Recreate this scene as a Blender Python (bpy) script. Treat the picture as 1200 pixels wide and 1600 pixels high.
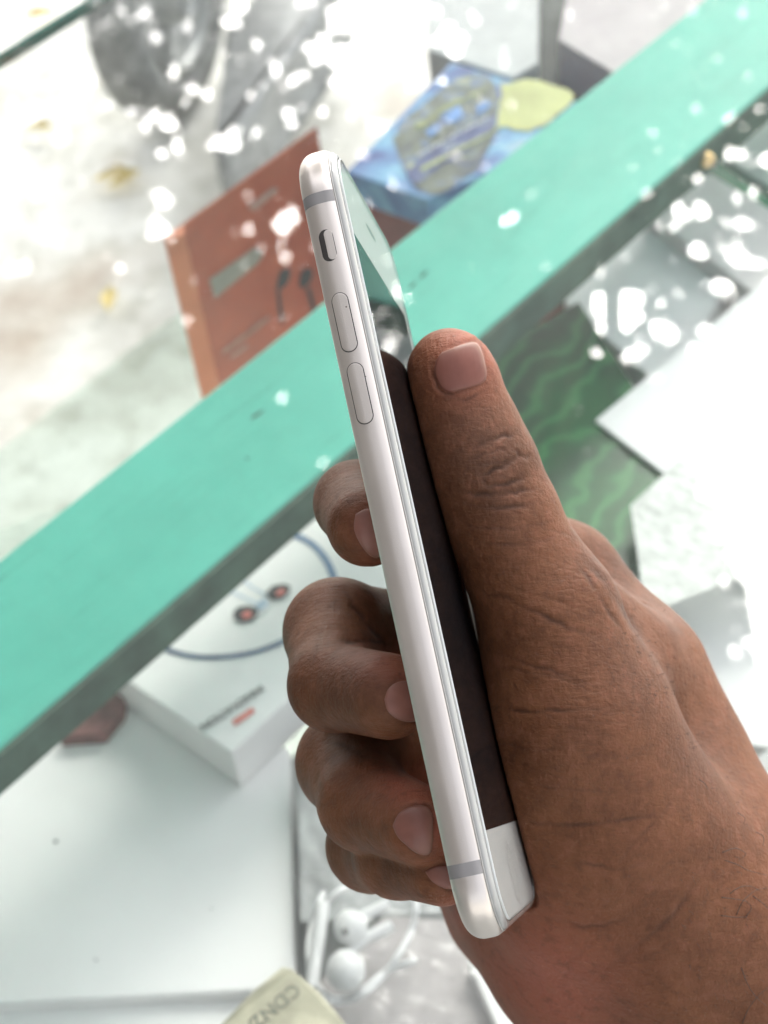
import bpy, bmesh, math, random
import numpy as np
from mathutils import Vector, Matrix
from mathutils.bvhtree import BVHTree

for o in list(bpy.data.objects):
    bpy.data.objects.remove(o, do_unlink=True)
SC = bpy.context.scene
COL = SC.collection

# ------------------------------------------------------------------ camera, world, sun, exposure
FPX = 2750.0                               # focal length in pixels of the 1200 x 1600 photograph
GRAV = np.array([0.10, 0.68, 0.7263])      # straight down, in the camera's axes (x right, y down, z ahead)
GRAV /= np.linalg.norm(GRAV)
CAM_H = 0.45                               # lens height above the glass counter top (m)
ZW = -GRAV
XW = np.array([1.0, 0, 0]); XW -= GRAV * XW.dot(GRAV); XW /= np.linalg.norm(XW)
YW = np.cross(ZW, XW)
M3 = np.stack([XW, YW, ZW])                # camera axes -> world axes
CAM_P = np.array([0.0, 0.0, CAM_H])


def cw(p_mm):
    """millimetres in the camera's axes -> world metres"""
    return M3 @ (np.asarray(p_mm, float) / 1000.0) + CAM_P


def ray(px, py):
    d = M3 @ np.array([(px - 600) / FPX, (py - 800) / FPX, 1.0])
    return d / np.linalg.norm(d)


def at(px, py, z):
    """the point of the horizontal plane at height z that stands at this place of the view"""
    d = ray(px, py)
    return Vector(CAM_P + d * ((z - CAM_H) / d[2]))


cd = bpy.data.cameras.new('camera')
cam = bpy.data.objects.new('camera', cd)
COL.objects.link(cam)
mw = Matrix.Identity(4)
for i in range(3):
    mw[i][0] = M3[i][0]; mw[i][1] = -M3[i][1]; mw[i][2] = -M3[i][2]; mw[i][3] = CAM_P[i]
cam.matrix_world = mw
cd.sensor_fit = 'VERTICAL'; cd.sensor_height = 24.0
cd.lens = 24.0 * FPX / 1600.0
cd.clip_start = 0.01; cd.clip_end = 400.0
cd.dof.use_dof = True
cd.dof.focus_distance = 0.297
cd.dof.aperture_fstop = cd.lens / 2.3      # an opening of 2.3 mm
cd.dof.aperture_blades = 0
SC.camera = cam

# a hazy sun ahead of the counter, its wide soft disc mirrored in the glass behind the leaves
_d = ray(1000, 520)
SUN_DIR = np.array([_d[0], _d[1], -_d[2]])                 # towards the sun
SUN_EL = math.asin(SUN_DIR[2]); SUN_AZ = math.atan2(SUN_DIR[0], SUN_DIR[1])
world = bpy.data.worlds.new('World'); SC.world = world; world.use_nodes = True
nt = world.node_tree; nt.nodes.clear()
wo = nt.nodes.new('ShaderNodeOutputWorld'); bg = nt.nodes.new('ShaderNodeBackground')
sky = nt.nodes.new('ShaderNodeTexSky'); sky.sky_type = 'NISHITA'; sky.sun_disc = False
sky.sun_elevation = SUN_EL; sky.sun_rotation = SUN_AZ
sky.air_density = 1.0; sky.dust_density = 6.0; sky.ozone_density = 1.0
hs = nt.nodes.new('ShaderNodeHueSaturation'); hs.inputs['Saturation'].default_value = 0.25
nt.links.new(sky.outputs[0], hs.inputs['Color']); nt.links.new(hs.outputs[0], bg.inputs[0])
bg.inputs[1].default_value = 0.15
nt.links.new(bg.outputs[0], wo.inputs[0])
sd = bpy.data.lights.new('sun', 'SUN'); sd.energy = 1.3; sd.angle = math.radians(34); sd.color = (1.0, 0.96, 0.9)
sun = bpy.data.objects.new('sun', sd); COL.objects.link(sun)
sun.rotation_euler = Vector(SUN_DIR).to_track_quat('Z', 'Y').to_euler()
sun.location = (0, 2, 4)
SC.view_settings.view_transform = 'Standard'; SC.view_settings.look = 'None'
SC.view_settings.exposure = 1.9; SC.view_settings.gamma = 1.0
SC.view_settings.use_curve_mapping = False
SC.render.engine = 'CYCLES'
SC.cycles.use_denoising = True
SC.cycles.max_bounces = 12; SC.cycles.transparent_max_bounces = 24

random.seed(7)
rng = np.random.default_rng(7)


# ------------------------------------------------------------------ materials
def new_mat(name):
    m = bpy.data.materials.new(name); m.use_nodes = True
    t = m.node_tree; t.nodes.clear()
    return m, t, t.nodes.new('ShaderNodeOutputMaterial')


def N(t, kind, **kw):
    n = t.nodes.new(kind)
    for k, v in kw.items():
        if k in n.inputs: n.inputs[k].default_value = v
        else: setattr(n, k, v)
    return n


def coords(t, scale=1.0):
    c = N(t, 'ShaderNodeTexCoord'); mp = N(t, 'ShaderNodeMapping')
    mp.inputs['Scale'].default_value = (scale, scale, scale) if not hasattr(scale, '__len__') else scale
    t.links.new(c.outputs['Object'], mp.inputs[0])
    return mp.outputs[0]


def ramp(t, fac, stops):
    r = N(t, 'ShaderNodeValToRGB'); e = r.color_ramp.elements
    while len(e) < len(stops): e.new(0.5)
    for k, (p, c) in enumerate(stops):
        e[k].position = p; e[k].color = (*c, 1)
    t.links.new(fac, r.inputs[0]); return r.outputs[0]


def surf(name, col, rough=0.5, metal=0.0, var=0.08, scale=60, bump=0.0, bscale=400, coat=0.0, spec=0.5, detail=5):
    """a plain surface with mottling and fine relief"""
    m, t, out = new_mat(name)
    p = N(t, 'ShaderNodeBsdfPrincipled', Roughness=rough, Metallic=metal)
    p.inputs['Specular IOR Level'].default_value = spec
    p.inputs['Coat Weight'].default_value = coat; p.inputs['Coat Roughness'].default_value = 0.03
    v = coords(t)
    nz = N(t, 'ShaderNodeTexNoise', Scale=scale, Detail=detail, Roughness=0.6); t.links.new(v, nz.inputs[0])
    a = tuple(max(0, c * (1 - var * 1.6)) for c in col); b = tuple(min(1, c * (1 + var)) for c in col)
    t.links.new(ramp(t, nz.outputs[0], [(0.3, a), (0.65, b)]), p.inputs['Base Color'])
    if bump:
        n2 = N(t, 'ShaderNodeTexNoise', Scale=bscale, Detail=4); t.links.new(v, n2.inputs[0])
        b_ = N(t, 'ShaderNodeBump', Strength=bump, Distance=0.001); t.links.new(n2.outputs[0], b_.inputs['Height'])
        t.links.new(b_.outputs[0], p.inputs['Normal'])
    t.links.new(p.outputs[0], out.inputs[0])
    return m


def thin_glass(name, tint, rough=0.0, ior=1.5, bump=0.0, bscale=40, gain=1.0, milk=0.0):
    m, t, out = new_mat(name)
    g = N(t, 'ShaderNodeNewGeometry')
    mp = N(t, 'ShaderNodeMapRange'); mp.inputs['To Min'].default_value = ior; mp.inputs['To Max'].default_value = 1 / ior
    t.links.new(g.outputs['Backfacing'], mp.inputs[0])
    fr = N(t, 'ShaderNodeFresnel'); t.links.new(mp.outputs[0], fr.inputs[0])
    tr = N(t, 'ShaderNodeBsdfTransparent'); tr.inputs[0].default_value = (*tint, 1)
    gl = N(t, 'ShaderNodeBsdfGlossy', Roughness=rough)
    mx = N(t, 'ShaderNodeMixShader')
    fac = fr.outputs[0]
    if gain != 1.0:
        mm = N(t, 'ShaderNodeMath', operation='MULTIPLY', use_clamp=True); mm.inputs[1].default_value = gain
        t.links.new(fac, mm.inputs[0]); fac = mm.outputs[0]
    if bump:
        nz = N(t, 'ShaderNodeTexNoise', Scale=bscale, Detail=3); t.links.new(coords(t), nz.inputs[0])
        b_ = N(t, 'ShaderNodeBump', Strength=bump, Distance=0.002); t.links.new(nz.outputs[0], b_.inputs['Height'])
        t.links.new(b_.outputs[0], gl.inputs['Normal'])
    t.links.new(fac, mx.inputs[0]); t.links.new(tr.outputs[0], mx.inputs[1]); t.links.new(gl.outputs[0], mx.inputs[2])
    last = mx.outputs[0]
    if milk:                               # a slightly cloudy film
        df = N(t, 'ShaderNodeBsdfDiffuse'); df.inputs[0].default_value = (0.85, 0.86, 0.86, 1)
        m2 = N(t, 'ShaderNodeMixShader'); m2.inputs[0].default_value = milk
        t.links.new(last, m2.inputs[1]); t.links.new(df.outputs[0], m2.inputs[2]); last = m2.outputs[0]
    t.links.new(last, out.inputs[0])
    return m


# ------------------------------------------------------------------ mesh helpers
def mesh_obj(name, verts, faces, mat, parent=None, smooth=False):
    me = bpy.data.meshes.new(name)
    me.from_pydata([tuple(map(float, v)) for v in verts], [], [tuple(map(int, f)) for f in faces])
    if mat: me.materials.append(mat)
    me.validate(); me.update()
    if smooth:
        me.polygons.foreach_set('use_smooth', [True] * len(me.polygons))
    o = bpy.data.objects.new(name, me); COL.objects.link(o)
    if parent: o.parent = parent
    return o


def bm_obj(name, bm, mat, parent=None, smooth=False):
    me = bpy.data.meshes.new(name)
    bmesh.ops.recalc_face_normals(bm, faces=bm.faces)
    bm.to_mesh(me); bm.free()
    if mat: me.materials.append(mat)
    if smooth: me.polygons.foreach_set('use_smooth', [True] * len(me.polygons))
    o = bpy.data.objects.new(name, me); COL.objects.link(o)
    if parent: o.parent = parent
    return o


def thing(name, label, cat, loc=(0, 0, 0), group=None):
    o = bpy.data.objects.new(name, None); COL.objects.link(o); o.empty_display_size = 0.02
    o.location = loc; tag(o, label, cat, group); return o


def tag(o, label, cat, group=None, kind=None):
    if label: o['label'] = label
    if cat: o['category'] = cat
    if group: o['group'] = group
    if kind: o['kind'] = kind
    return o


def under(o, root):
    """parent o under an Empty, keeping its place"""
    o.parent = root; o.matrix_parent_inverse = Matrix.Translation(-Vector(root.location)); return o


def prism(name, pts, drop, mat, root=None, bevel=0.0, smooth=False):
    """a polygon of world points pushed straight down by drop"""
    bm = bmesh.new()
    top = [bm.verts.new(p) for p in pts]; bot = [bm.verts.new((p[0], p[1], p[2] - drop)) for p in pts]
    bm.faces.new(top); bm.faces.new(bot[::-1])
    n = len(pts)
    for i in range(n): bm.faces.new((top[i], bot[i], bot[(i + 1) % n], top[(i + 1) % n]))
    if bevel:
        bmesh.ops.bevel(bm, geom=list(bm.edges), offset=bevel, segments=2, affect='EDGES', profile=0.5)
    o = bm_obj(name, bm, mat, None, smooth)
    if root is not None: under(o, root)
    return o


def slab(name, o3, ex, ey, ez, mat, root=None, bevel=0.0):
    """a box spanned by three edge vectors from corner o3"""
    o3, ex, ey, ez = map(Vector, (o3, ex, ey, ez))
    bm = bmesh.new()
    v = [bm.verts.new(o3 + ex * a + ey * b + ez * c) for c in (0, 1) for b in (0, 1) for a in (0, 1)]
    for f in ((0, 1, 3, 2), (4, 6, 7, 5), (0, 4, 5, 1), (2, 3, 7, 6), (0, 2, 6, 4), (1, 5, 7, 3)):
        bm.faces.new([v[i] for i in f])
    if bevel: bmesh.ops.bevel(bm, geom=list(bm.edges), offset=bevel, segments=2, affect='EDGES', profile=0.5)
    o = bm_obj(name, bm, mat)
    if root is not None: under(o, root)
    return o


def tube(name, pts, r, mat, root=None, seg=10, cap=True):
    pts = [Vector(p) for p in pts]; n = len(pts)
    rr = r if hasattr(r, '__len__') else [r] * n
    V, Fc = [], []
    ref = Vector((0.3, 0.2, 0.93))
    for i, p in enumerate(pts):
        d = (pts[min(i + 1, n - 1)] - pts[max(i - 1, 0)]).normalized()
        a = d.cross(ref)
        if a.length < 1e-3: a = d.cross(Vector((1, 0, 0)))
        a.normalize(); b = d.cross(a)
        for k in range(seg):
            t = 2 * math.pi * k / seg
            V.append(p + (a * math.cos(t) + b * math.sin(t)) * rr[i])
    for i in range(n - 1):
        for k in range(seg):
            Fc.append((i * seg + k, i * seg + (k + 1) % seg, (i + 1) * seg + (k + 1) % seg, (i + 1) * seg + k))
    if cap:
        Fc.append(tuple(range(seg))[::-1]); Fc.append(tuple((n - 1) * seg + k for k in range(seg)))
    o = mesh_obj(name, V, Fc, mat, None, True)
    if root is not None: under(o, root)
    return o


def spline(pts, n=8):
    P = [np.asarray(p, float) for p in pts]; out = []
    for i in range(len(P) - 1):
        p0, p1, p2, p3 = P[max(i - 1, 0)], P[i], P[i + 1], P[min(i + 2, len(P) - 1)]
        for k in range(n):
            t = k / n
            out.append(0.5 * ((2 * p1) + (-p0 + p2) * t + (2 * p0 - 5 * p1 + 4 * p2 - p3) * t * t + (-p0 + 3 * p1 - 3 * p2 + p3) * t ** 3))
    out.append(P[-1]); return out


def text_mesh(name, s, size, origin, ex, ey, mat, root=None, lift=0.0003):
    """flat lettering in the plane spanned by ex (reading direction) and ey (up)"""
    cu = bpy.data.curves.new(name, 'FONT'); cu.body = s; cu.size = size; cu.extrude = 0.0001; cu.offset = size * 0.012
    cu.align_x = 'LEFT'
    tmp = bpy.data.objects.new(name, cu); COL.objects.link(tmp)
    me = bpy.data.meshes.new_from_object(tmp.evaluated_get(bpy.context.evaluated_depsgraph_get()))
    bpy.data.objects.remove(tmp, do_unlink=True)
    ex, ey = Vector(ex).normalized(), Vector(ey).normalized(); ez = ex.cross(ey).normalized(); ey = ez.cross(ex)
    m = Matrix((ex, ey, ez)).transposed().to_4x4(); m.translation = Vector(origin) + ez * lift
    me.transform(m); me.materials.clear(); me.materials.append(mat)
    o = bpy.data.objects.new(name, me); COL.objects.link(o)
    if root is not None: under(o, root)
    return o


# ------------------------------------------------------------------ the setting: street, glass counter, mint rail
def concrete_mat():
    m, t, out = new_mat('sunlit_concrete')
    p = N(t, 'ShaderNodeBsdfPrincipled', Roughness=0.85)
    v = coords(t)
    n1 = N(t, 'ShaderNodeTexNoise', Scale=3.2, Detail=9, Roughness=0.65); t.links.new(v, n1.inputs[0])
    c = ramp(t, n1.outputs[0], [(0.30, (0.50, 0.48, 0.42)), (0.44, (0.72, 0.71, 0.65)), (0.60, (0.82, 0.815, 0.77))])
    n2 = N(t, 'ShaderNodeTexNoise', Scale=22, Detail=6, Roughness=0.7); t.links.new(v, n2.inputs[0])
    s2 = ramp(t, n2.outputs[0], [(0.36, (0.55, 0.54, 0.48)), (0.52, (1, 1, 1))])
    mx = N(t, 'ShaderNodeMix', data_type='RGBA', blend_type='MULTIPLY'); mx.inputs[0].default_value = 0.5
    t.links.new(c, mx.inputs[6]); t.links.new(s2, mx.inputs[7])
    n3 = N(t, 'ShaderNodeTexNoise', Scale=2.1, Detail=4); 
    t.links.new(v, n3.inputs[0])
    e = ramp(t, n3.outputs[0], [(0.56, (0, 0, 0)), (0.68, (1, 1, 1))])
    m2 = N(t, 'ShaderNodeMix', data_type='RGBA'); t.links.new(e, m2.inputs[0]); t.links.new(mx.outputs[2], m2.inputs[6])
    m2.inputs[7].default_value = (0.42, 0.33, 0.25, 1)
    t.links.new(m2.outputs[2], p.inputs['Base Color'])
    b_ = N(t, 'ShaderNodeBump', Strength=0.4, Distance=0.01); t.links.new(n2.outputs[0], b_.inputs['Height'])
    t.links.new(b_.outputs[0], p.inputs['Normal']); t.links.new(p.outputs[0], out.inputs[0]); return m


GZ = -0.92
bm = bmesh.new()
bmesh.ops.create_grid(bm, x_segments=40, y_segments=40, size=60)
for v in bm.verts: v.co.z = GZ + 0.004 * math.sin(v.co.x * 3.1) * math.cos(v.co.y * 2.3)
ground = bm_obj('ground', bm, concrete_mat(), smooth=True); tag(ground, None, None, kind='structure')

# directions on the counter: along the rail, and across it towards the street
E0, E1 = at(0, 877, -0.0066), at(1095, 0, -0.0066)
F0, F1 = at(0, 1165, -0.0066), at(1200, 140, -0.0066)
RD = ((E1 - E0).normalized() + (F1 - F0).normalized()).normalized(); RD.z = 0; RD.normalize()
QD = Vector((0, 0, 1)).cross(RD).normalized()
qE = ((E0 - Vector()).dot(QD) + E1.dot(QD)) / 2; qF = (F0.dot(QD) + F1.dot(QD)) / 2
UP = Vector((0, 0, 1))


def rq(r, q, z):
    return RD * r + QD * q + UP * z


M_glass = thin_glass('counter_glass', (0.962, 0.972, 0.966), bump=0.015, bscale=9, milk=0.02)
M_gedge = surf('green_glass_edge', (0.035, 0.12, 0.095), 0.15, var=0.25, scale=30)
qG = (at(0, 90, 0).dot(QD) + at(145, 0, 0).dot(QD)) / 2          # far edge of the pane
r0, r1, qN = -0.9, 1.1, -0.75
gt = thing('glass_counter_top', 'clear glass counter top mirroring tree leaves and sky, dark green cut edge', 'glass', rq(0, qN, -0.006))
pane = prism('pane', [rq(r0, qN, 0), rq(r1, qN, 0), rq(r1, qG, 0), rq(r0, qG, 0)], 0.006, M_glass, gt)
eg = slab('cut_edge', rq(r0, qG + 0.0002, -0.0061), RD * (r1 - r0), QD * 0.0035, UP * 0.0064, M_gedge, gt, 0.0008)


def mint_mat():
    m, t, out = new_mat('mint_paint')
    p = N(t, 'ShaderNodeBsdfPrincipled', Roughness=0.42)
    v = coords(t)
    n1 = N(t, 'ShaderNodeTexNoise', Scale=14, Detail=6, Roughness=0.6); t.links.new(v, n1.inputs[0])
    c = ramp(t, n1.outputs[0], [(0.3, (0.066, 0.385, 0.295)), (0.6, (0.085, 0.46, 0.355))])
    mr = N(t, 'ShaderNodeMapping', vector_type='TEXTURE'); mr.inputs['Rotation'].default_value = (0, 0, math.atan2(RD.y, RD.x)); mr.inputs['Scale'].default_value = (0.12, 0.006, 0.012)
    t.links.new(v, mr.inputs[0]); n2 = N(t, 'ShaderNodeTexNoise', Scale=3, Detail=4); t.links.new(mr.outputs[0], n2.inputs[0])
    d = ramp(t, n2.outputs[0], [(0.25, (0.35, 0.45, 0.41)), (0.31, (0.88, 0.92, 0.90)), (0.5, (1, 1, 1))])
    mx = N(t, 'ShaderNodeMix', data_type='RGBA', blend_type='MULTIPLY'); mx.inputs[0].default_value = 0.6
    t.links.new(c, mx.inputs[6]); t.links.new(d, mx.inputs[7])
    t.links.new(mx.outputs[2], p.inputs['Base Color'])
    n3 = N(t, 'ShaderNodeTexNoise', Scale=120, Detail=3); t.links.new(v, n3.inputs[0])
    b_ = N(t, 'ShaderNodeBump', Strength=0.12, Distance=0.001); t.links.new(n3.outputs[0], b_.inputs['Height'])
    t.links.new(b_.outputs[0], p.inputs['Normal']); t.links.new(p.outputs[0], out.inputs[0]); return m


M_mint = mint_mat()
rail = thing('wooden_rail', 'mint green painted wooden rail running under the glass', 'rail', rq(0, (qE + qF) / 2, -0.022))
RAIL_H = 0.0165
slab('board', rq(r0, qF, -0.0066 - RAIL_H), RD * (r1 - r0), QD * (qE - qF), UP * RAIL_H, M_mint, rail, 0.0012)
M_dkedge = surf('dark_green_edge', (0.05, 0.098, 0.072), 0.7, var=0.25, scale=50)
slab('edge_strip', rq(r0, qF - 0.0022, -0.0068 - RAIL_H), RD * (r1 - r0), QD * 0.0020, UP * (RAIL_H - 0.0004), M_dkedge, rail, 0.0003)  # strip on the near face, darker and greyer than the board
M_brass = surf('brass', (0.75, 0.55, 0.28), 0.25, metal=1.0, var=0.1)
M_scuff = surf('dark_scuff', (0.035, 0.14, 0.11), 0.7, var=0.3, scale=900)
for (x0, y0), (x1, y1), wd in (((392, 656), (414, 639), 0.0012), ((384, 718), (390, 715), 0.0009), ((658, 436), (668, 420), 0.0012), ((640, 452), (652, 437), 0.0008)):
    a, b = at(x0, y0, -0.0064), at(x1, y1, -0.0064); d = (b - a).normalized(); nn = Vector((-d.y, d.x, 0))
    V = [a, a + (b - a) * 0.3 + nn * wd, a + (b - a) * 0.7 + nn * wd * 0.5, b, a + (b - a) * 0.6 - nn * wd * 0.6, a + (b - a) * 0.2 - nn * wd * 0.4]
    o = mesh_obj('scuff', V, [tuple(range(6))], M_scuff); under(o, rail)
# brass screw head in the rail's near face
sc_p = at(1095, 246, -0.0135); sc_p = rq(sc_p.dot(RD), qF - 0.0022, -0.0135)
bm = bmesh.new(); bmesh.ops.create_uvsphere(bm, u_segments=14, v_segments=8, radius=0.0042)
o = bm_obj('screw', bm, M_brass, smooth=True); o.location = sc_p; o.scale = (1, 1, 0.9); under(o, rail)

# side of the case below the rail and shelf boards inside it
M_white = surf('white_shelf_board', (0.62, 0.63, 0.61), 0.5, var=0.06, scale=20)
SH = -0.135
M_grey = surf('grey_shelf_lining', (0.36, 0.37, 0.36), 0.6, var=0.3, scale=30)
shelf = slab('display_shelf', rq(r0, qN, SH - 0.02), RD * (r1 - r0), QD * (qF - 0.002 - qN), UP * 0.02, M_grey, None, 0.001)
tag(shelf, 'grey shelf inside the glass case carrying boxes and bags', 'shelf')
M_shglass = thin_glass('shelf_glass', (0.90, 0.95, 0.93))
gs_ = prism('glass_shelf', [rq(r0, qF + 0.003, -0.20), rq(r1, qF + 0.003, -0.20), rq(r1, qG - 0.01, -0.20), rq(r0, qG - 0.01, -0.20)], 0.005, M_shglass)
tag(gs_, 'clear glass shelf beyond the mint rail under the orange box', 'shelf')

# ------------------------------------------------------------------ things in the case
# tall orange earphone box behind the rail
M_or_shade = surf('shaded_orange_card', (0.44, 0.095, 0.038), 0.45, var=0.12, scale=35)  # shade on the camera-facing side is put into this face colour
M_or_lit = surf('lit_orange_card', (0.74, 0.27, 0.14), 0.5, var=0.08, scale=35)  # same box, lighter: light on its top and left side put into the colour
ZT = -0.055
A, B = at(291, 366, ZT), at(498, 214, ZT)
HB = 0.145
back = (at(254, 372, ZT) - A)
ob = thing('earphone_box', 'tall orange brown earphone box standing behind the mint rail', 'box', A - UP * HB)
slab('face', A - UP * HB - (B - A) * 0.0, (B - A), back * 0.06, UP * (HB + 0.006), M_or_shade, ob, 0.0006)
slab('carton', A - UP * HB + back * 0.065 + (B - A) * 0.0, (B - A) * 0.84, back * 0.93, UP * HB, M_or_lit, ob, 0.0006)
FX = (B - A).normalized(); FN = FX.cross(UP).normalized()


def on_face(px, py, lift=0.0004):
    """where the view meets the orange face"""
    d = Vector(ray(px, py)); p0 = A + FN * lift
    t = (p0 - Vector(CAM_P)).dot(FN) / d.dot(FN); return Vector(CAM_P) + d * t


if FN.dot(Vector(CAM_P) - A) < 0: FN = -FN
M_lab = surf('grey_label', (0.30, 0.30, 0.25), 0.5, var=0.12)
M_blk = surf('black_print', (0.03, 0.035, 0.035), 0.5, var=0.2)
M_pale = surf('pale_print', (0.46, 0.30, 0.24), 0.6, var=0.2)


def face_poly(name, pts, mat, lift=0.0006):
    P = [on_face(x, y, lift) for x, y in pts]
    o = mesh_obj(name, P, [tuple(range(len(P)))], mat); under(o, ob); return o


face_poly('label_strip', [(327, 437), (399, 386), (412, 398), (402, 412), (336, 466)], M_lab)
face_poly('label_strip', [(388, 323), (428, 292), (436, 297), (396, 330)], M_pale)
for k, (x, y) in enumerate(((372, 530), (348, 548), (360, 556), (384, 521), (395, 512))):
    face_poly('printed_line', [(x, y), (x + 26, y - 19), (x + 27, y - 14), (x + 1, y + 5)], M_pale)
for pts in ([(437, 425), (447, 418), (455, 422), (452, 440), (441, 452), (432, 447)], [(431, 446), (437, 452), (440, 478), (444, 500), (439, 508), (434, 480)],
            [(470, 425), (482, 417), (489, 424), (486, 440), (474, 452), (466, 446)], [(478, 452), (484, 447), (491, 470), (496, 492), (490, 496)]):
    face_poly('printed_earphone', pts, M_blk)

# dark red carton and the blue pack lying on it
M_mar = surf('maroon_card', (0.22, 0.06, 0.055), 0.5, var=0.1)
mz = -0.062
mb = prism('maroon_box', [at(530, 292, mz), at(690, 340, mz), at(900, 160, mz), at(740, 110, mz)], 0.138, M_mar, None, 0.001)
tag(mb, 'dark red carton standing under the blue patterned pack', 'box')


def blue_mat():
    m, t, out = new_mat('blue_printed_card')
    p = N(t, 'ShaderNodeBsdfPrincipled', Roughness=0.35)
    v = coords(t)
    n1 = N(t, 'ShaderNodeTexNoise', Scale=38, Detail=3, Distortion=0.8); t.links.new(v, n1.inputs[0])
    t.links.new(ramp(t, n1.outputs[0], [(0.32, (0.07, 0.11, 0.30)), (0.46, (0.13, 0.28, 0.52)), (0.58, (0.20, 0.44, 0.64)), (0.72, (0.36, 0.50, 0.60))]), p.inputs['Base Color'])
    t.links.new(p.outputs[0], out.inputs[0]); return m


bz = -0.045
bp = thing('printed_pack', 'blue and olive printed pack with a yellow green patch behind the rail', 'pack', at(700, 220, mz))
prism('carton', [at(541, 268, bz), at(668, 312, bz), at(880, 215, bz), at(905, 160, bz), at(705, 97, bz)], 0.0168, blue_mat(), bp, 0.0008)


def print_mat(name, stops, sc):
    m, t, out = new_mat(name)
    p = N(t, 'ShaderNodeBsdfPrincipled', Roughness=0.4)
    n1 = N(t, 'ShaderNodeTexNoise', Scale=sc, Detail=5, Roughness=0.65, Distortion=1.2); t.links.new(coords(t, (1.0, 1.0, 1.0)), n1.inputs[0])
    t.links.new(ramp(t, n1.outputs[0], stops), p.inputs['Base Color']); t.links.new(p.outputs[0], out.inputs[0]); return m


M_olive = print_mat('printed_scene', [(0.30, (0.03, 0.05, 0.16)), (0.42, (0.09, 0.11, 0.09)), (0.50, (0.16, 0.18, 0.14)), (0.56, (0.10, 0.16, 0.30)), (0.64, (0.30, 0.33, 0.20)), (0.74, (0.40, 0.50, 0.58))], 42)
M_navy = print_mat('navy_print', [(0.35, (0.03, 0.04, 0.14)), (0.5, (0.06, 0.09, 0.24)), (0.65, (0.16, 0.20, 0.26))], 70)
M_yel = surf('yellow_green_print', (0.55, 0.58, 0.24), 0.45, var=0.15, scale=30)
M_lime = surf('lime_print', (0.28, 0.32, 0.16), 0.45, var=0.5, scale=120)
M_sky = surf('sky_blue_print', (0.13, 0.27, 0.55), 0.45, var=0.4)
M_wht = surf('white_print', (0.60, 0.63, 0.68), 0.45, var=0.1)

rl0 = np.random.default_rng(4)


def bpoly(name, pts, mat, lift):
    if name == 'print_patch' and len(pts) > 4:
        pts = [p + rl0.normal(size=2) * 1.6 for p in spline([np.array(q, float) for q in pts + [pts[0]]], 4)[:-1]]
    o = mesh_obj(name, [at(x, y, bz + lift) for x, y in pts], [tuple(range(len(pts)))], mat); under(o, bp)


bpoly('print_patch', [(615, 215), (640, 180), (690, 140), (730, 118), (775, 130), (772, 210), (745, 262), (690, 300), (655, 296), (632, 262)], M_olive, 0.0004)
bpoly('print_patch', [(632, 266), (690, 226), (770, 178), (772, 196), (742, 224), (660, 280), (642, 282)], M_navy, 0.0008)
bpoly('print_patch', [(783, 132), (832, 124), (895, 148), (870, 180), (826, 205), (786, 196), (776, 200), (781, 170)], M_yel, 0.0006)
bpoly('print_stripe', [(645, 196), (700, 160), (758, 138), (760, 142), (706, 166), (650, 202)], M_lime, 0.0009)
bpoly('print_stripe', [(655, 262), (720, 228), (778, 200), (780, 204), (722, 234), (660, 268)], M_lime, 0.0011)
bpoly('print_patch', [(688, 180), (718, 164), (724, 182), (698, 195)], M_sky, 0.0012)
bpoly('print_patch', [(664, 205), (686, 190), (690, 200), (672, 214)], M_sky, 0.0012)
bpoly('print_patch', [(742, 166), (762, 156), (764, 168), (748, 178)], M_sky, 0.0012)
bpoly('print_patch', [(652, 190), (684, 176), (686, 186), (660, 200)], M_lime, 0.0011)
for k in range(13):
    if k == 5: continue
    x, y = 652 + k * 8.6, 244 - k * 4.6; h_ = 5 + 3 * (k % 3 == 0)
    bpoly('print_stripe', [(x, y), (x + 5.5, y - 3), (x + 5.5 + h_ * 0.2, y - 3 - h_ * 0.6), (x + h_ * 0.2, y - h_ * 0.6)], M_wht, 0.0013)

# pale boxes further along
M_pbox = surf('pale_grey_card', (0.52, 0.54, 0.54), 0.5, var=0.05)
M_lil = surf('lilac_grey_card', (0.50, 0.46, 0.47), 0.5, var=0.06)
M_dk = surf('charcoal_card', (0.055, 0.065, 0.062), 0.5, var=0.3)
o = prism('pale_box', [at(668, -90, -0.05), at(668, 78, -0.05), at(800, 122, -0.05), at(841, 98, -0.05), at(842, -90, -0.05)], 0.15, M_pbox, None, 0.001)
tag(o, 'pale grey box standing behind the blue printed pack', 'box')
o = prism('lilac_box', [at(900, -90, -0.04), at(872, 62, -0.04), at(962, 116, -0.04), at(1150, -20, -0.04), at(1150, -90, -0.04)], 0.028, M_lil, None, 0.001)
tag(o, 'lilac grey box lying on the charcoal box beside the rail', 'box')
o = prism('dark_box', [at(836, -120, -0.0685), at(792, 128, -0.0685), at(930, 260, -0.0685), at(1200, 20, -0.0685), at(1150, -160, -0.0685)], 0.13, M_dk, None, 0.001)
tag(o, 'charcoal box in the gap between pale grey and lilac boxes', 'box')

# scooter wheel out on the street
M_rub = surf('tyre_rubber', (0.26, 0.265, 0.26), 0.75, var=0.3, scale=40, bump=0.4, bscale=90)
M_alloy = surf('grey_alloy', (0.45, 0.46, 0.45), 0.4, metal=0.4, var=0.15)
WR = 0.17
wc = at(285, 158, GZ) + UP * WR
wh = thing('parked_scooter', 'grey parked scooter, its wheel and lower body on the concrete at the top left', 'scooter', wc - UP * WR)


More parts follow.
